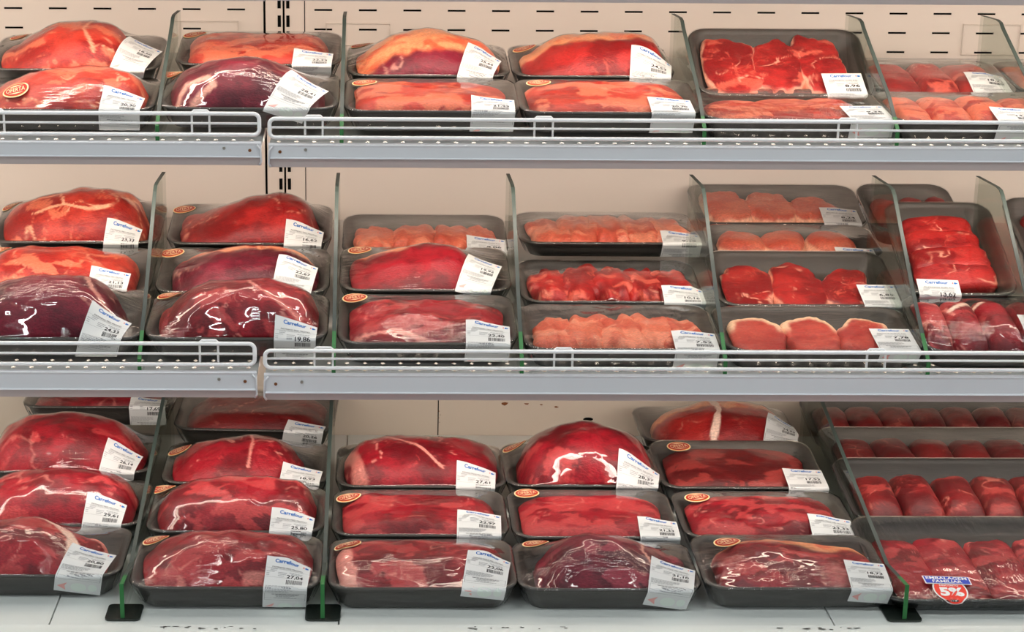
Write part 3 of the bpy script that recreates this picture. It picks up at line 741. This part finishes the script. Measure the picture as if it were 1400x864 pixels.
b1 = [(2.50, Z(-.335)), (2.66, Z(-.252)), (2.674, Z(-.243)), (2.69, Z(-.240)), (2.76, Z(-.240))]
pl = ['between the first two columns of domed cuts', 'at the left end of the slotted right back panel', 'left of the three leaning steaks', 'right of the three leaning steaks', 'at the far right edge']
for px, s in zip((215, 467, 963, 1227), pl): div_from(1, px, 185, 2.448, .030, b1, False, 'clear divider on the upper shelf, '+s)
div_from(1, 0, 0, 2.448, .030, b1, False, 'clear divider on the upper shelf, '+pl[4], X=at_y(1368, 18, 2.68)[0])
b2 = [(2.42, Z(-.600)), (2.545, Z(-.484)), (2.555, Z(-.478)), (2.57, Z(-.476)), (2.66, Z(-.476))]
for px, s in zip((190, 456, 714, 993, 1271), ('between the first and second column', 'between the second and third column', 'between the shiny red cuts and the pale strips', 'between the pale strips and the pork slices', 'between the pork slices and the tall upright tray')):
    div_from(2, px, 480, 2.325, .03, b2, False, 'clear divider on the middle shelf, '+s)
div_from(2, 0, 0, 2.325, .03, b2, False, 'clear divider on the middle shelf, at the far right edge', X=at_y(1366, 268, 2.56)[0])
b3 = [(2.20, Z(-.925)), (2.60, Z(-.815)), (2.70, Z(-.795))]
for px, s in zip((167, 441, 1238), ('between the first and second column', 'between the second and third column', 'left of the large family packs')):
    div_from(3, px, 830, 2.108, .05, b3, True, 'clear divider with a dark foot on the bottom deck, '+s)

# ------------------------------------------------------------------ the trays of meat, column by column, front to back
T, Rs = tray, row_of
g1, g2, g3 = 'wrapped meat trays on the upper shelf', 'wrapped meat trays on the middle shelf', 'wrapped meat trays on the bottom deck'
PAT, COX, BIF, SUI = 'PATINHO PED PROMO', 'COXAO MOLE PED PROMO', 'FILEZINHO SUIN KG', 'BISTECA SUINA KG'
def col(items, Y, gap=.004):
    for it in items:
        a = dict(it); fn = a.pop('f', None); dY = a.pop('dy', gap)
        Y = tray(Yf=Y if it is items[0] else Y+dY, **a)
# --- upper shelf
col([dict(row=1, xl=-38, xr=208, yf=150, yb=106, meats=roast([(-34,145),(10,112),(60,97),(110,92),(160,95),(190,104),(203,118),(206,140)], bow=.25), P=dict(sch='orange', vein=1, patch=.25),
        label=(143,117,201,123,'20,30',PAT,.095), st=(22,123,None), group=g1, desc='upper shelf tray of pale red domed beef, price label 20,30, leftmost in front'),
     dict(row=1, xl=-20, xr=216, yf=95, yb=48, meats=roast([(-12,92),(10,75),(40,50),(80,34),(115,28),(150,32),(172,46),(184,68),(187,92)], bow=.25), P=dict(sch='orange', vein=1, patch=.2, bands=[([(.02,.03),(.01,-.01),(.03,-.05)],.003,.6)]),
        label=(176,49,224,64,'18,60',COX,.06), st=(30,49,None), group=g1, desc='upper shelf tray of tall orange-red domed beef, price label 18,60')], 2.47)
col([dict(row=1, xl=216, xr=462, yf=148, yb=99, meats=roast([(219,140),(228,118),(250,96),(290,84),(330,80),(365,83),(400,97),(430,115),(447,140)], bow=.25), P=dict(sch='purple', vein=.25, bands=[([(-.115,-.06),(-.09,-.035),(-.06,-.03),(-.05,-.045),(-.08,-.06)],.005,.9)]), film='film_wr',
        label=(398,95,449,125,'28,41',PAT,.10), st=(243,97,None), group=g1, desc='upper shelf tray of dark purple domed beef, price label 28,41'),
     dict(row=1, xl=238, xr=465, yf=88, yb=43, meats=slab(-.93,.84,hi=.009), P=dict(sch='orange', patch=.6, vein=.5),
        label=(402,65,456,67,'22,33',COX,.06), st=(267,46,None), group=g1, desc='upper shelf tray of flat orange beef, price label 22,33')], 2.47)
col([dict(row=1, xl=470, xr=712, yf=152, yb=107, meats=slab(-.93,.9,hi=.006), P=dict(sch='orange', patch=.6, vein=.4), 
        label=(643,129,701,131,'21,23',COX,.095), st=(498,112,None), group=g1, desc='upper shelf tray of flat mottled beef, price label 21,23'),
     dict(row=1, xl=474, xr=698, yf=103, yb=61, meats=roast([(481,100),(490,78),(520,60),(543,44),(580,43),(620,46),(660,58),(685,80),(690,100)], bow=.3, q=.38), film='film_wr', P=dict(sch='purple', cap=-.038, capk=-.12, vein=.6),
        label=(641,57,682,72,'25,64',COX,.075), st=(494,61,None), group=g1, desc='upper shelf tray of dark beef under a thick orange fat cap, price label 25,64')], 2.47)
col([dict(row=1, xl=712, xr=962, yf=154, yb=108, meats=slab(-.93,.93,hi=.006), P=dict(sch='orange', patch=.66, vein=.4),
        label=(886,132,943,132,'20,70',COX,.095), st=(736,112,None), group=g1, desc='upper shelf tray of flat mottled beef, price label 20,70'),
     dict(row=1, xl=702, xr=925, yf=104, yb=62, meats=roast([(706,97),(722,78),(750,58),(790,49),(830,45),(870,47),(900,55),(912,73),(915,100)], bow=.3, q=.38), P=dict(sch='red', cap=-.004, vein=.6),
        label=(864,61,915,69,'24,53',COX,.075), st=(716,66,None), group=g1, desc='upper shelf tray of long red beef edged with orange fat, price label 24,53')], 2.47)
S3 = [(-.53,-.03,.36,.90,.12),(-.03,-.0,.31,.88,-.05),(.47,.05,.30,.92,.1)]
col([dict(row=1, xl=963, xr=1224, yf=163, yb=121, meats=Rs([(-.5,-.05,.4,.75,.2),(.0,.05,.38,.75,.1),(.45,0,.34,.75,-.1)],hi=-.004), P=dict(sch='orange', patch=.6, vein=.6), film='film_wr2',
        label=(1148,144,1215,142,'9,36',BIF,.055), group=g1, desc='upper shelf tray of flat sliced beef lying in front of three leaning steaks'),
     dict(row=1, xl=956, xr=1200, yf=131, yb=39, meats=Rs(S3,hi=-.006,n=14,wob=.16), P=dict(sch='red', rim=.13, vein=1, patch=.12), foam='foam', dy=-.030, D=.165,
        label=(1122,100,1176,99,'8,96',BIF,.055), group=g1, desc='upper shelf tray leaning back with three large red steaks showing')], 2.47)
F4 = [(-.72,0,.22,.88,.05),(-.30,0,.25,.9,.03),(.14,.02,.25,.88,.05),(.56,0,.24,.9,-.03)]
col([dict(row=1, xl=1226, xr=1478, yf=167, yb=126, meats=Rs(F4,name='folded_slice',hi=.004,p=4,n=4), P=dict(sch='orange', patch=.7, vein=.7),
        label=(1352,145,1410,146,'14,66',BIF,.06), group=g1, desc='upper shelf tray of folded pinkish slices in the front row at the far right'),
     dict(row=1, xl=1205, xr=1396, yf=128, yb=82, meats=Rs([(-.62,0,.33,.9,.08),(-.05,0,.30,.9,.05),(.52,0,.38,.92,.08)],name='folded_slice',hi=.006,p=4,n=4), P=dict(sch='red', patch=.25, vein=.8), D=.16,
        label=(1316,98,1367,102,'18,21',BIF,.06), group=g1, desc='upper shelf tray of three folded bright red slices, price label 18,21')], 2.47)
tray(row=1, xl=1396, xr=1600, yf=126, yb=84, Yf=2.64, meats=Rs(F4,name='folded_slice',hi=.004,p=4,n=4), P=dict(sch='pale', patch=.4, vein=.6), D=.16, group=g1, desc='upper shelf tray cut off by the photo edge, behind the last divider')
# --- middle shelf
col([dict(row=2, xl=-58, xr=193, yf=463, yb=396, meats=roast([(-54,455),(-40,410),(0,390),(45,379),(90,376),(130,385),(158,403),(172,430),(174,455)]), P=dict(sch='purple', vein=.6, bands=[([(.03,.05),(.05,.0),(.075,-.03)],.004,.5)]), film='film_wr',
        label=(126,410,182,430,'24,33',PAT,.105), group=g2, desc='middle shelf tray of glossy dark purple domed beef, price label 24,33'),
     dict(row=2, xl=-35, xr=203, yf=400, yb=338, meats=roast([(-31,398),(-24,348),(0,334),(60,331),(120,334),(170,343),(192,352),(196,392)], bow=.15, yr=.6, q=.4), P=dict(sch='orange', patch=.35, vein=.6),
        label=(124,363,182,364,'21,13',COX,.06), st=(0,342,None), group=g2, desc='middle shelf tray of pale orange beef, price label 21,13, behind the purple cut'),
     dict(row=2, xl=-16, xr=216, yf=331, yb=275, meats=roast([(-12,325),(-5,300),(20,283),(60,269),(110,260),(155,258),(185,267),(203,285),(207,320)], bow=.2), P=dict(sch='orange', vein=1, patch=.15, bands=[([(-.06,-.03),(-.02,-.02),(.02,-.035),(.05,-.03)],.003,.8),([(-.07,.0),(-.03,.01),(-.02,-.02)],.0025,.7)]),
        label=(146,297,197,304,'23,33',PAT,.06), st=(18,280,None), group=g2, desc='middle shelf tray of large orange-red cut with pale sinews, price label 23,33')], 2.348)
col([dict(row=2, xl=195, xr=447, yf=463, yb=401, meats=roast([(218,455),(228,425),(255,402),(290,387),(330,382),(380,386),(420,397),(438,415),(442,445)]), P=dict(sch='crimson', vein=.9, patch=.15, bands=[([(.005,.04),(.02,0),(.05,-.03),(.09,-.045)],.003,.8)]), film='film_wr',
        label=(376,429,436,431,'19,86',PAT,.095), st=(232,401,None), group=g2, desc='middle shelf tray of glossy crimson domed beef, price label 19,86'),
     dict(row=2, xl=210, xr=449, yf=400, yb=338, meats=roast([(238,395),(244,365),(270,350),(310,342),(360,340),(400,345),(430,360),(438,390)]), P=dict(sch='purple', vein=.5, cap=.022), film='film_wr2',
        label=(381,347,435,355,'22,67',COX,.085), st=(237,345,None), group=g2, desc='middle shelf tray of dark beef with a pale back edge, price label 22,67'),
     dict(row=2, xl=226, xr=452, yf=333, yb=279, meats=roast([(248,330),(258,306),(290,290),(340,272),(390,267),(420,273),(435,290),(438,325)], bow=.15), P=dict(sch='red', vein=.7),
        label=(391,298,445,303,'16,62',PAT,.06), st=(251,286,None), group=g2, desc='middle shelf tray of smooth red beef rising to the right, price label 16,62')], 2.348)
col([dict(row=2, xl=461, xr=709, yf=470, yb=402, meats=slab(-.93,.93,hi=.010,n=4,lump=.006), P=dict(sch='crimson', patch=.35, vein=.5, bands=[([(-.10,-.05),(-.05,-.045),(.0,-.06)],.004,.9)]), film='film_wr',
        label=(638,437,698,439,'22,40',PAT,.095), st=(486,405,None), group=g2, desc='middle shelf tray of wide glossy crimson cut, price label 22,40'),
     dict(row=2, xl=464, xr=700, yf=397, yb=338, meats=roast([(475,392),(482,368),(510,352),(550,342),(595,336),(628,341),(645,356),(655,380)], bow=.4), P=dict(sch='crimson', vein=.15, cap=.03), film='film_wr',
        label=(642,347,685,362,'19,92',PAT,.08), st=(491,341,None), group=g2, desc='middle shelf tray of pointed dark red cut with creased film, price label 19,92'),
     dict(row=2, xl=468, xr=696, yf=346, yb=293, meats=Rs([(-.6,-.1,.3,.62,.1),(-.1,-.05,.33,.6,-.1),(.35,-.1,.3,.65,.1),(.7,-.1,.22,.6,0)],name='meat_slice',hi=.004,wob=.24,fold=.002), P=dict(sch='pale', patch=.3, vein=.4),
        label=(637,320,690,320,'9,06',BIF,.055), group=g2, desc='middle shelf tray of thin pale slices, price label 9,06')], 2.348)
SL = [(-.64,-.1,.27,.76,.1),(-.30,-.02,.29,.80,-.2),(.05,-.1,.29,.78,.15),(.36,-.03,.29,.78,0),(.66,-.1,.25,.74,.2)]
col([dict(row=2, xl=718, xr=989, yf=478, yb=416, meats=Rs(SL,name='meat_slice',hi=.001,wob=.26,fold=.0022), P=dict(sch='pale', patch=.5, vein=.6), film='film_wr2', 
        label=(918,452,980,453,'7,52',BIF,.075), group=g2, desc='middle shelf tray of pale pink strips under heavily creased film, price label 7,52'),
     dict(row=2, xl=714, xr=966, yf=413, yb=356, meats=Rs(SL,name='meat_slice',hi=.006,wob=.26,fold=.0022), P=dict(sch='red', patch=.15, vein=.7),
        label=(903,390,960,391,'10,16',BIF,.06), group=g2, desc='middle shelf tray of bright red strips, price label 10,16'),
     dict(row=2, xl=712, xr=960, yf=332, yb=290, meats=Rs(SL,name='meat_slice',hi=.006,wob=.26,fold=.0022), P=dict(sch='pale', patch=.4, vein=.5), H=.028,
        label=(902,314,956,315,'9,19',BIF,.08), group=g2, desc='middle shelf tray of pale strips raised on its dark side, price label 9,19')], 2.348)
PK = [(-.60,-.08,.30,.84,.0),(-.03,-.06,.30,.84,.0),(.50,-.1,.28,.78,-.25)]
col([dict(row=2, xl=995, xr=1268, yf=480, yb=419, meats=Rs(PK,hi=-.006,n=14,wob=.10), P=dict(sch='pork', rim=.36, rimtop=1, vein=.7),
        label=(1186,449,1243,451,'7,78',SUI,.06), group=g2, desc='middle shelf tray of three fat-rimmed pork slices, price label 7,78'),
     dict(row=2, xl=984, xr=1238, yf=418, yb=343, meats=Rs(PK,hi=-.010,n=14,wob=.13), P=dict(sch='red', rim=.1, vein=1), D=.165,
        label=(1170,388,1222,389,'6,85',SUI,.06), group=g2, desc='middle shelf tray of three round red pork slices, price label 6,85'),
     dict(row=2, xl=976, xr=1212, yf=350, yb=307, meats=Rs([(-.6,.0,.3,.6,.0),(-.1,.0,.3,.6,.0),(.45,0,.3,.6,.1)],name='meat_slice',hi=.006,wob=.1), P=dict(sch='pale', vein=.5, rim=.14), D=.13,
        label=(1140,337,1192,338,'6,99',SUI,.045), group=g2, desc='middle shelf tray of pale slices mostly hidden behind the pork label 6,85'),
     dict(row=2, xl=956, xr=1192, yf=306, yb=252, meats=Rs([(-.60,-.0,.30,.80,.0),(-.08,-.08,.31,.74,.1),(.42,-.2,.3,.6,.1)],name='meat_slice',hi=.002,wob=.2,n=9), P=dict(sch='pale', vein=.4, rim=.12), D=.15,
        label=(1118,283,1170,284,'8,24',SUI,.055), group=g2, desc='middle shelf tray of pale orange slices at the back, price label 8,24')], 2.348)
UP = [(.0,.62,.66,.26,.05),(.02,.28,.70,.27,-.03),(.06,-.08,.74,.27,.05),(.10,-.42,.78,.28,-.03)]
col([dict(row=2, xl=1266, xr=1520, yf=482, yb=404, meats=Rs([(-.78,0,.20,.92,-.05),(-.42,0,.21,.92,.0),(-.04,.0,.21,.92,.05),(.34,0,.21,.9,0),(.72,0,.2,.9,0)],name='folded_slice',hi=.012,p=4,n=3), P=dict(sch='crimson', vein=.7, patch=.15, bands=[([(-.12,.05),(-.075,.03),(-.07,.005)],.003,.7),([(-.07,.02),(-.05,.035),(-.02,.045)],.006,1)]), film='film_wr',
        label=(1390,430,1450,431,'13,30',BIF,.07), group=g2, desc='middle shelf tray of glossy folded crimson slices at the right end'),
     dict(row=2, xl=1243, xr=1396, yf=404, yb=276, meats=Rs(UP,name='meat_slice',hi=-.010,p=5,n=5,wob=.05), P=dict(sch='red', vein=1), D=.205, dy=-.01, 
        label=(1252,382,1311,386,'13,62',BIF,.055), group=g2, desc='tall upright middle shelf tray of overlapping red slices behind the last full column'),
     dict(row=2, xl=1196, xr=1326, yf=316, yb=251, meats=Rs([(-.5,0,.3,.6,0),(.1,.02,.3,.62,0),(.6,0,.3,.62,0)],name='meat_slice',hi=.0,wob=.12), P=dict(sch='red', vein=.5), D=.15, group=g2, dy=.01, desc='middle shelf tray at the very back, peeking out above the upright tray')], 2.348)
tray(row=2, xl=1415, xr=1600, yf=380, yb=270, Yf=2.52, meats=Rs(UP,name='meat_slice',hi=-.010,p=5,n=5,wob=.05), P=dict(sch='red', vein=.5), D=.2, group=g2, desc='upright middle shelf tray cut off by the photo edge, beyond the last divider')
# --- bottom deck
col([dict(row=3, xl=-100, xr=163, yf=787, yb=720, meats=roast([(-90,780),(-60,740),(-20,714),(20,710),(70,718),(105,735),(135,755),(150,780)], bow=.3), P=dict(sch='crimson', vein=.8, patch=.1, bands=[([(-.02,.055),(.03,.035),(.055,.0),(.06,-.04)],.012,1),([(.075,.04),(.10,.02),(.095,-.01)],.006,.8)]),
        label=(98,742,160,757,'20,80',PAT,.10), group=g3, desc='bottom deck tray of crimson beef crossed by a white fat band, price label 20,80'),
     dict(row=3, xl=-55, xr=194, yf=718, yb=655, meats=roast([(-50,712),(-38,680),(0,655),(50,645),(100,643),(150,650),(185,665),(193,690),(193,712)]), P=dict(sch='crimson', vein=.5, patch=.2),
        label=(120,672,178,677,'29,61',PAT,.095), group=g3, desc='bottom deck tray of crimson domed beef, price label 29,61'),
     dict(row=3, xl=-28, xr=207, yf=645, yb=592, meats=roast([(-24,640),(-18,606),(0,587),(40,570),(95,565),(140,571),(178,590),(203,618),(206,640)]), P=dict(sch='crimson', vein=.4, patch=.1),
        label=(148,597,201,609,'26,14',PAT,.09), group=g3, desc='bottom deck tray of tall smooth crimson dome, price label 26,14')], 2.16)
tray(row=3, xl=28, xr=236, yf=556, yb=522, Yf=2.64, meats=slab(-.9,.9,hi=.006), P=dict(sch='crimson', vein=.4), D=.12, H=.036, label=(180,540,231,541,'17,69',PAT,.065), group=g3, desc='bottom deck tray at the back left, its dark side facing out, price label 17,69')
col([dict(row=3, xl=174, xr=438, yf=804, yb=731, meats=roast([(178,795),(190,770),(215,743),(260,732),(330,728),(390,729),(420,738),(433,757),(434,790)], bow=.3, yr=.35, q=.42), P=dict(sch='crimson', vein=.6, patch=.2, bands=[([(.03,-.06),(.055,-.055),(.05,-.07)],.008,.5)]),
        label=(365,760,425,765,'27,04',PAT,.10), st=(214,737,None), group=g3, desc='bottom deck tray of glossy crimson beef in the front row, price label 27,04'),
     dict(row=3, xl=197, xr=443, yf=727, yb=664, meats=roast([(203,715),(212,690),(230,667),(265,656),(320,652),(380,656),(420,662),(436,677),(438,710)], bow=.25, yr=.3, q=.42), P=dict(sch='crimson', vein=.6, patch=.2),
        label=(373,692,431,697,'25,80',PAT,.085), st=(227,661,None), group=g3, desc='bottom deck tray of broad crimson beef, price label 25,80'),
     dict(row=3, xl=218, xr=448, yf=660, yb=605, meats=roast([(228,655),(240,633),(265,612),(300,603),(350,597),(380,602),(403,615),(416,640),(418,655)]), P=dict(sch='crimson', vein=1, bands=[([(.0,.05),(.01,.0),(.005,-.05)],.003,.7)]),
        label=(386,631,441,638,'18,93',PAT,.07), st=(247,614,None), group=g3, desc='bottom deck tray of rounded red beef with a pale sinew, price label 18,93')], 2.124)
tray(row=3, xl=234, xr=455, yf=588, yb=535, Yf=2.625, meats=slab(-.93,.9,hi=.01,n=4), P=dict(sch='dark', vein=1), D=.15, yaw=-3, label=(394,574,444,586,'20,26',PAT,.07), group=g3, desc='bottom deck tray at the back of the second column, price label 20,26')
col([dict(row=3, xl=447, xr=709, yf=805, yb=736, meats=roast([(449,790),(449,752),(460,739),(500,740),(560,738),(620,738),(678,742),(694,760),(697,795)], bow=.25, yr=.5, q=.4, p=3.6), P=dict(sch='crimson', vein=.7, patch=.3, bands=[([(-.125,.06),(-.11,.0),(-.10,-.07)],.022,.85)]),
        label=(639,752,696,763,'22,06',COX,.10), st=(474,744,None), group=g3, desc='bottom deck tray with pink fat at its left end, price label 22,06'),
     dict(row=3, xl=453, xr=697, yf=732, yb=669, meats=slab(-.95,.93,hi=.009,n=5,lump=.005), P=dict(sch='crimson', vein=.8, patch=.35),
        label=(625,696,683,699,'22,97',COX,.08), st=(477,679,None), group=g3, desc='bottom deck tray of flat crimson beef, price label 22,97'),
     dict(row=3, xl=459, xr=695, yf=665, yb=608, meats=roast([(462,655),(466,630),(482,612),(520,602),(570,599),(630,603),(670,612),(688,630),(690,652)], q=.42), P=dict(sch='crimson', vein=1, bands=[([(-.12,.03),(-.10,-.02),(-.09,-.06)],.012,.5),([(-.06,.03),(-.02,.0),(.03,-.05)],.0025,.9)]),
        label=(624,630,678,634,'27,61',COX,.07), group=g3, desc='bottom deck tray of long rounded beef with marbled left end, price label 27,61')], 2.124)
col([dict(row=3, xl=710, xr=963, yf=806, yb=740, meats=roast([(730,795),(738,768),(757,746),(800,734),(850,736),(895,752),(930,770),(950,795)], bow=.3, q=.42), P=dict(sch='purple', vein=.3, patch=.3, bands=[([(.055,.03),(.05,.0),(.062,-.03)],.0025,.9)]), film='film_wr',
        label=(890,760,950,776,'21,10',COX,.10), st=(731,741,None), group=g3, desc='bottom deck tray of dull purple-red beef with creased film, price label 21,10'),
     dict(row=3, xl=702, xr=932, yf=735, yb=669, meats=slab(-.92,.93,hi=.008,n=5), P=dict(sch='crimson', vein=.5, patch=.7),
        label=(870,705,928,707,'21,33',COX,.08), st=(720,671,None), group=g3, desc='bottom deck tray of flat mottled red beef, price label 21,33'),
     dict(row=3, xl=692, xr=908, yf=664, yb=606, meats=roast([(703,655),(706,628),(730,597),(765,583),(805,578),(850,588),(878,605),(897,630),(899,655)], q=.46), P=dict(sch='crimson', vein=.3, patch=.15), film='film_wr2',
        label=(845,612,896,622,'28,37',PAT,.085), st=(703,609,None), group=g3, desc='bottom deck tray of tallest crimson dome, price label 28,37')], 2.124)
col([dict(row=3, xl=967, xr=1227, yf=805, yb=731, meats=roast([(969,790),(976,762),(1000,744),(1060,741),(1120,748),(1180,757),(1208,772),(1216,795)], bow=.15, yr=.4, q=.4), P=dict(sch='crimson', vein=.6, cap=.03, capk=.1, patch=.15), film='film_wr',
        label=(1153,764,1216,772,'18,73',COX,.10), st=(993,741,None), group=g3, desc='bottom deck tray of glistening crimson beef with fat along its back, price label 18,73'),
     dict(row=3, xl=938, xr=1180, yf=735, yb=671, meats=slab(-.92,.9,hi=.008,n=5,lump=.005), P=dict(sch='crimson', vein=.7, patch=.35),
        label=(1104,701,1161,704,'23,33',COX,.06), st=(953,679,None), group=g3, desc='bottom deck tray of flat crimson beef, price label 23,33'),
     dict(row=3, xl=905, xr=1134, yf=667, yb=602, meats=slab(-.9,.9,hi=.002,n=5), P=dict(sch='dark', vein=.4, patch=.3), 
        label=(1070,640,1126,641,'17,52',COX,.06), st=(929,610,None), group=g3, desc='bottom deck tray of brownish dark beef, price label 17,52'),
     dict(row=3, xl=880, xr=1096, yf=603, yb=556, meats=roast([(888,600),(895,575),(920,560),(960,552),(1010,552),(1050,560),(1080,578),(1085,600)]), P=dict(sch='red', vein=.5, cap=.0, bands=[([(.0,.04),(.005,-.01),(-.01,-.06)],.007,1)]),
        label=(1050,563,1092,580,'24,93',COX,.06), group=g3, desc='bottom deck tray of fatty roast at the back, tilted price label 24,93')], 2.124)
def rolls(n, u0=-.9, hi=.004, au=None, av=.78, v=-.05, rot=.06):
    k = [u0+(1.8/n)*(i+.5) for i in range(n)]
    return Rs([(u, v+.03*math.sin(i*2.1), (au or .96/n), av, rot*math.sin(i*1.7)) for i, u in enumerate(k)], name='rolled_slice', hi=hi, p=4.5, n=3.2, wob=.05)
big = dict(row=3, foam='foam_big', group=g3)
col([dict(big, xl=1212, xr=1590, yf=822, yb=706, meats=rolls(5, hi=-.004, av=.72, v=-.1), P=dict(sch='crimson', vein=.8, patch=.2), H=.022, D=.215, disc=(1299,806), film='film_wr2', desc='large family pack of rolled beef slices with a red and blue discount sticker'),
     dict(big, xl=1172, xr=1550, yf=712, yb=626, meats=rolls(6, hi=.004, av=.72, v=-.1), P=dict(sch='dark', vein=.8, patch=.1), D=.175, dy=.002, film='film', desc='large family pack of dark rolled beef slices behind the discount-sticker pack'),
     dict(big, xl=1142, xr=1500, yf=640, yb=584, meats=rolls(6, hi=.002, av=.72), P=dict(sch='dark', vein=.6), D=.14, dy=.002, film='film', desc='large family pack of dark beef rolls, third from the front of the deck'),
     dict(big, xl=1112, xr=1460, yf=597, yb=540, meats=rolls(7, hi=.002, av=.72), P=dict(sch='dark', vein=.4), D=.13, dy=.002, film='film', desc='large family pack of dark beef rolls, rearmost and half hidden by the shelf')], 2.118)

# ------------------------------------------------------------------ store floor and ceiling with its lamps
mb = MB(); mb.box(-5, 5, -4, 5, -.05, 0); struct(mb.build('floor', plain('store_floor', (170, 168, 162), .35, noise=.05, nscale=2)))
mb = MB(); mb.box(-5, 5, -4, 5, 3.3, 3.4); struct(mb.build('ceiling', plain('store_ceiling', (110, 110, 110), .8)))
M['ceil_lamp'] = emit('ceiling_lamp_diffuser', (.95, 1.0, 1.0), 66)
for i, (x, y) in enumerate(((-1.3, .9), (1.3, .9), (-1.3, -1.1), (1.3, -1.1))):
    r = empty('ceiling_lamp', (x, y, 3.3)); tag(r, 'long white ceiling lamp above the aisle', 'lamp', 'ceiling lamps above the aisle')
    mb = MB(); mb.box(-.75, .75, -.09, .09, -.06, 0); mb.build('lamp_casing', M['fascia'], r)
    mb = MB(); mb.box(-.72, .72, -.035, .035, -.066, -.0605); mb.build('diffuser', M['ceil_lamp'], r)

def area(name, loc, rot, sx, sy, power, col):
    l = bpy.data.lights.new(name, 'AREA'); l.shape = 'RECTANGLE'; l.size = sx; l.size_y = sy; l.energy = power; l.color = col
    o = bpy.data.objects.new(name, l); C.objects.link(o); o.location = loc; o.rotation_euler = rot; return o
WARM = (1, .76, .58)
xc = (XG0+XG1)/2; wd = XG1-XG0-.1
for nm, r, Yl, zl, pw, cl in LAMPS:
    area(nm, (xc, Yl, zl), (math.radians(r), 0, 0), wd, .02, pw, cl)
w = bpy.data.worlds.new('World'); bpy.context.scene.world = w; w.use_nodes = True
w.node_tree.nodes['Background'].inputs['Color'].default_value = (.90, .95, 1, 1); w.node_tree.nodes['Background'].inputs['Strength'].default_value = WORLD

cam = bpy.data.cameras.new('camera'); co = bpy.data.objects.new('camera', cam); C.objects.link(co); bpy.context.scene.camera = co
cam.sensor_width = 36; cam.sensor_fit = 'HORIZONTAL'; cam.lens = F/1400*36; cam.shift_x = (700-PPX)/1400; cam.clip_start = .05
co.matrix_world = Matrix.Translation((0, 0, CAMZ)) @ R3.to_4x4()
sc = bpy.context.scene
sc.view_settings.view_transform = 'Standard'; sc.view_settings.look = 'None'; sc.view_settings.gamma = 1; sc.view_settings.exposure = EXPO
sc.view_settings.use_curve_mapping = False
cy = sc.cycles
cy.max_bounces = 7; cy.transparent_max_bounces = 24; cy.diffuse_bounces = 3; cy.glossy_bounces = 4; cy.sample_clamp_indirect = 4; cy.caustics_reflective = False; cy.use_denoising = True
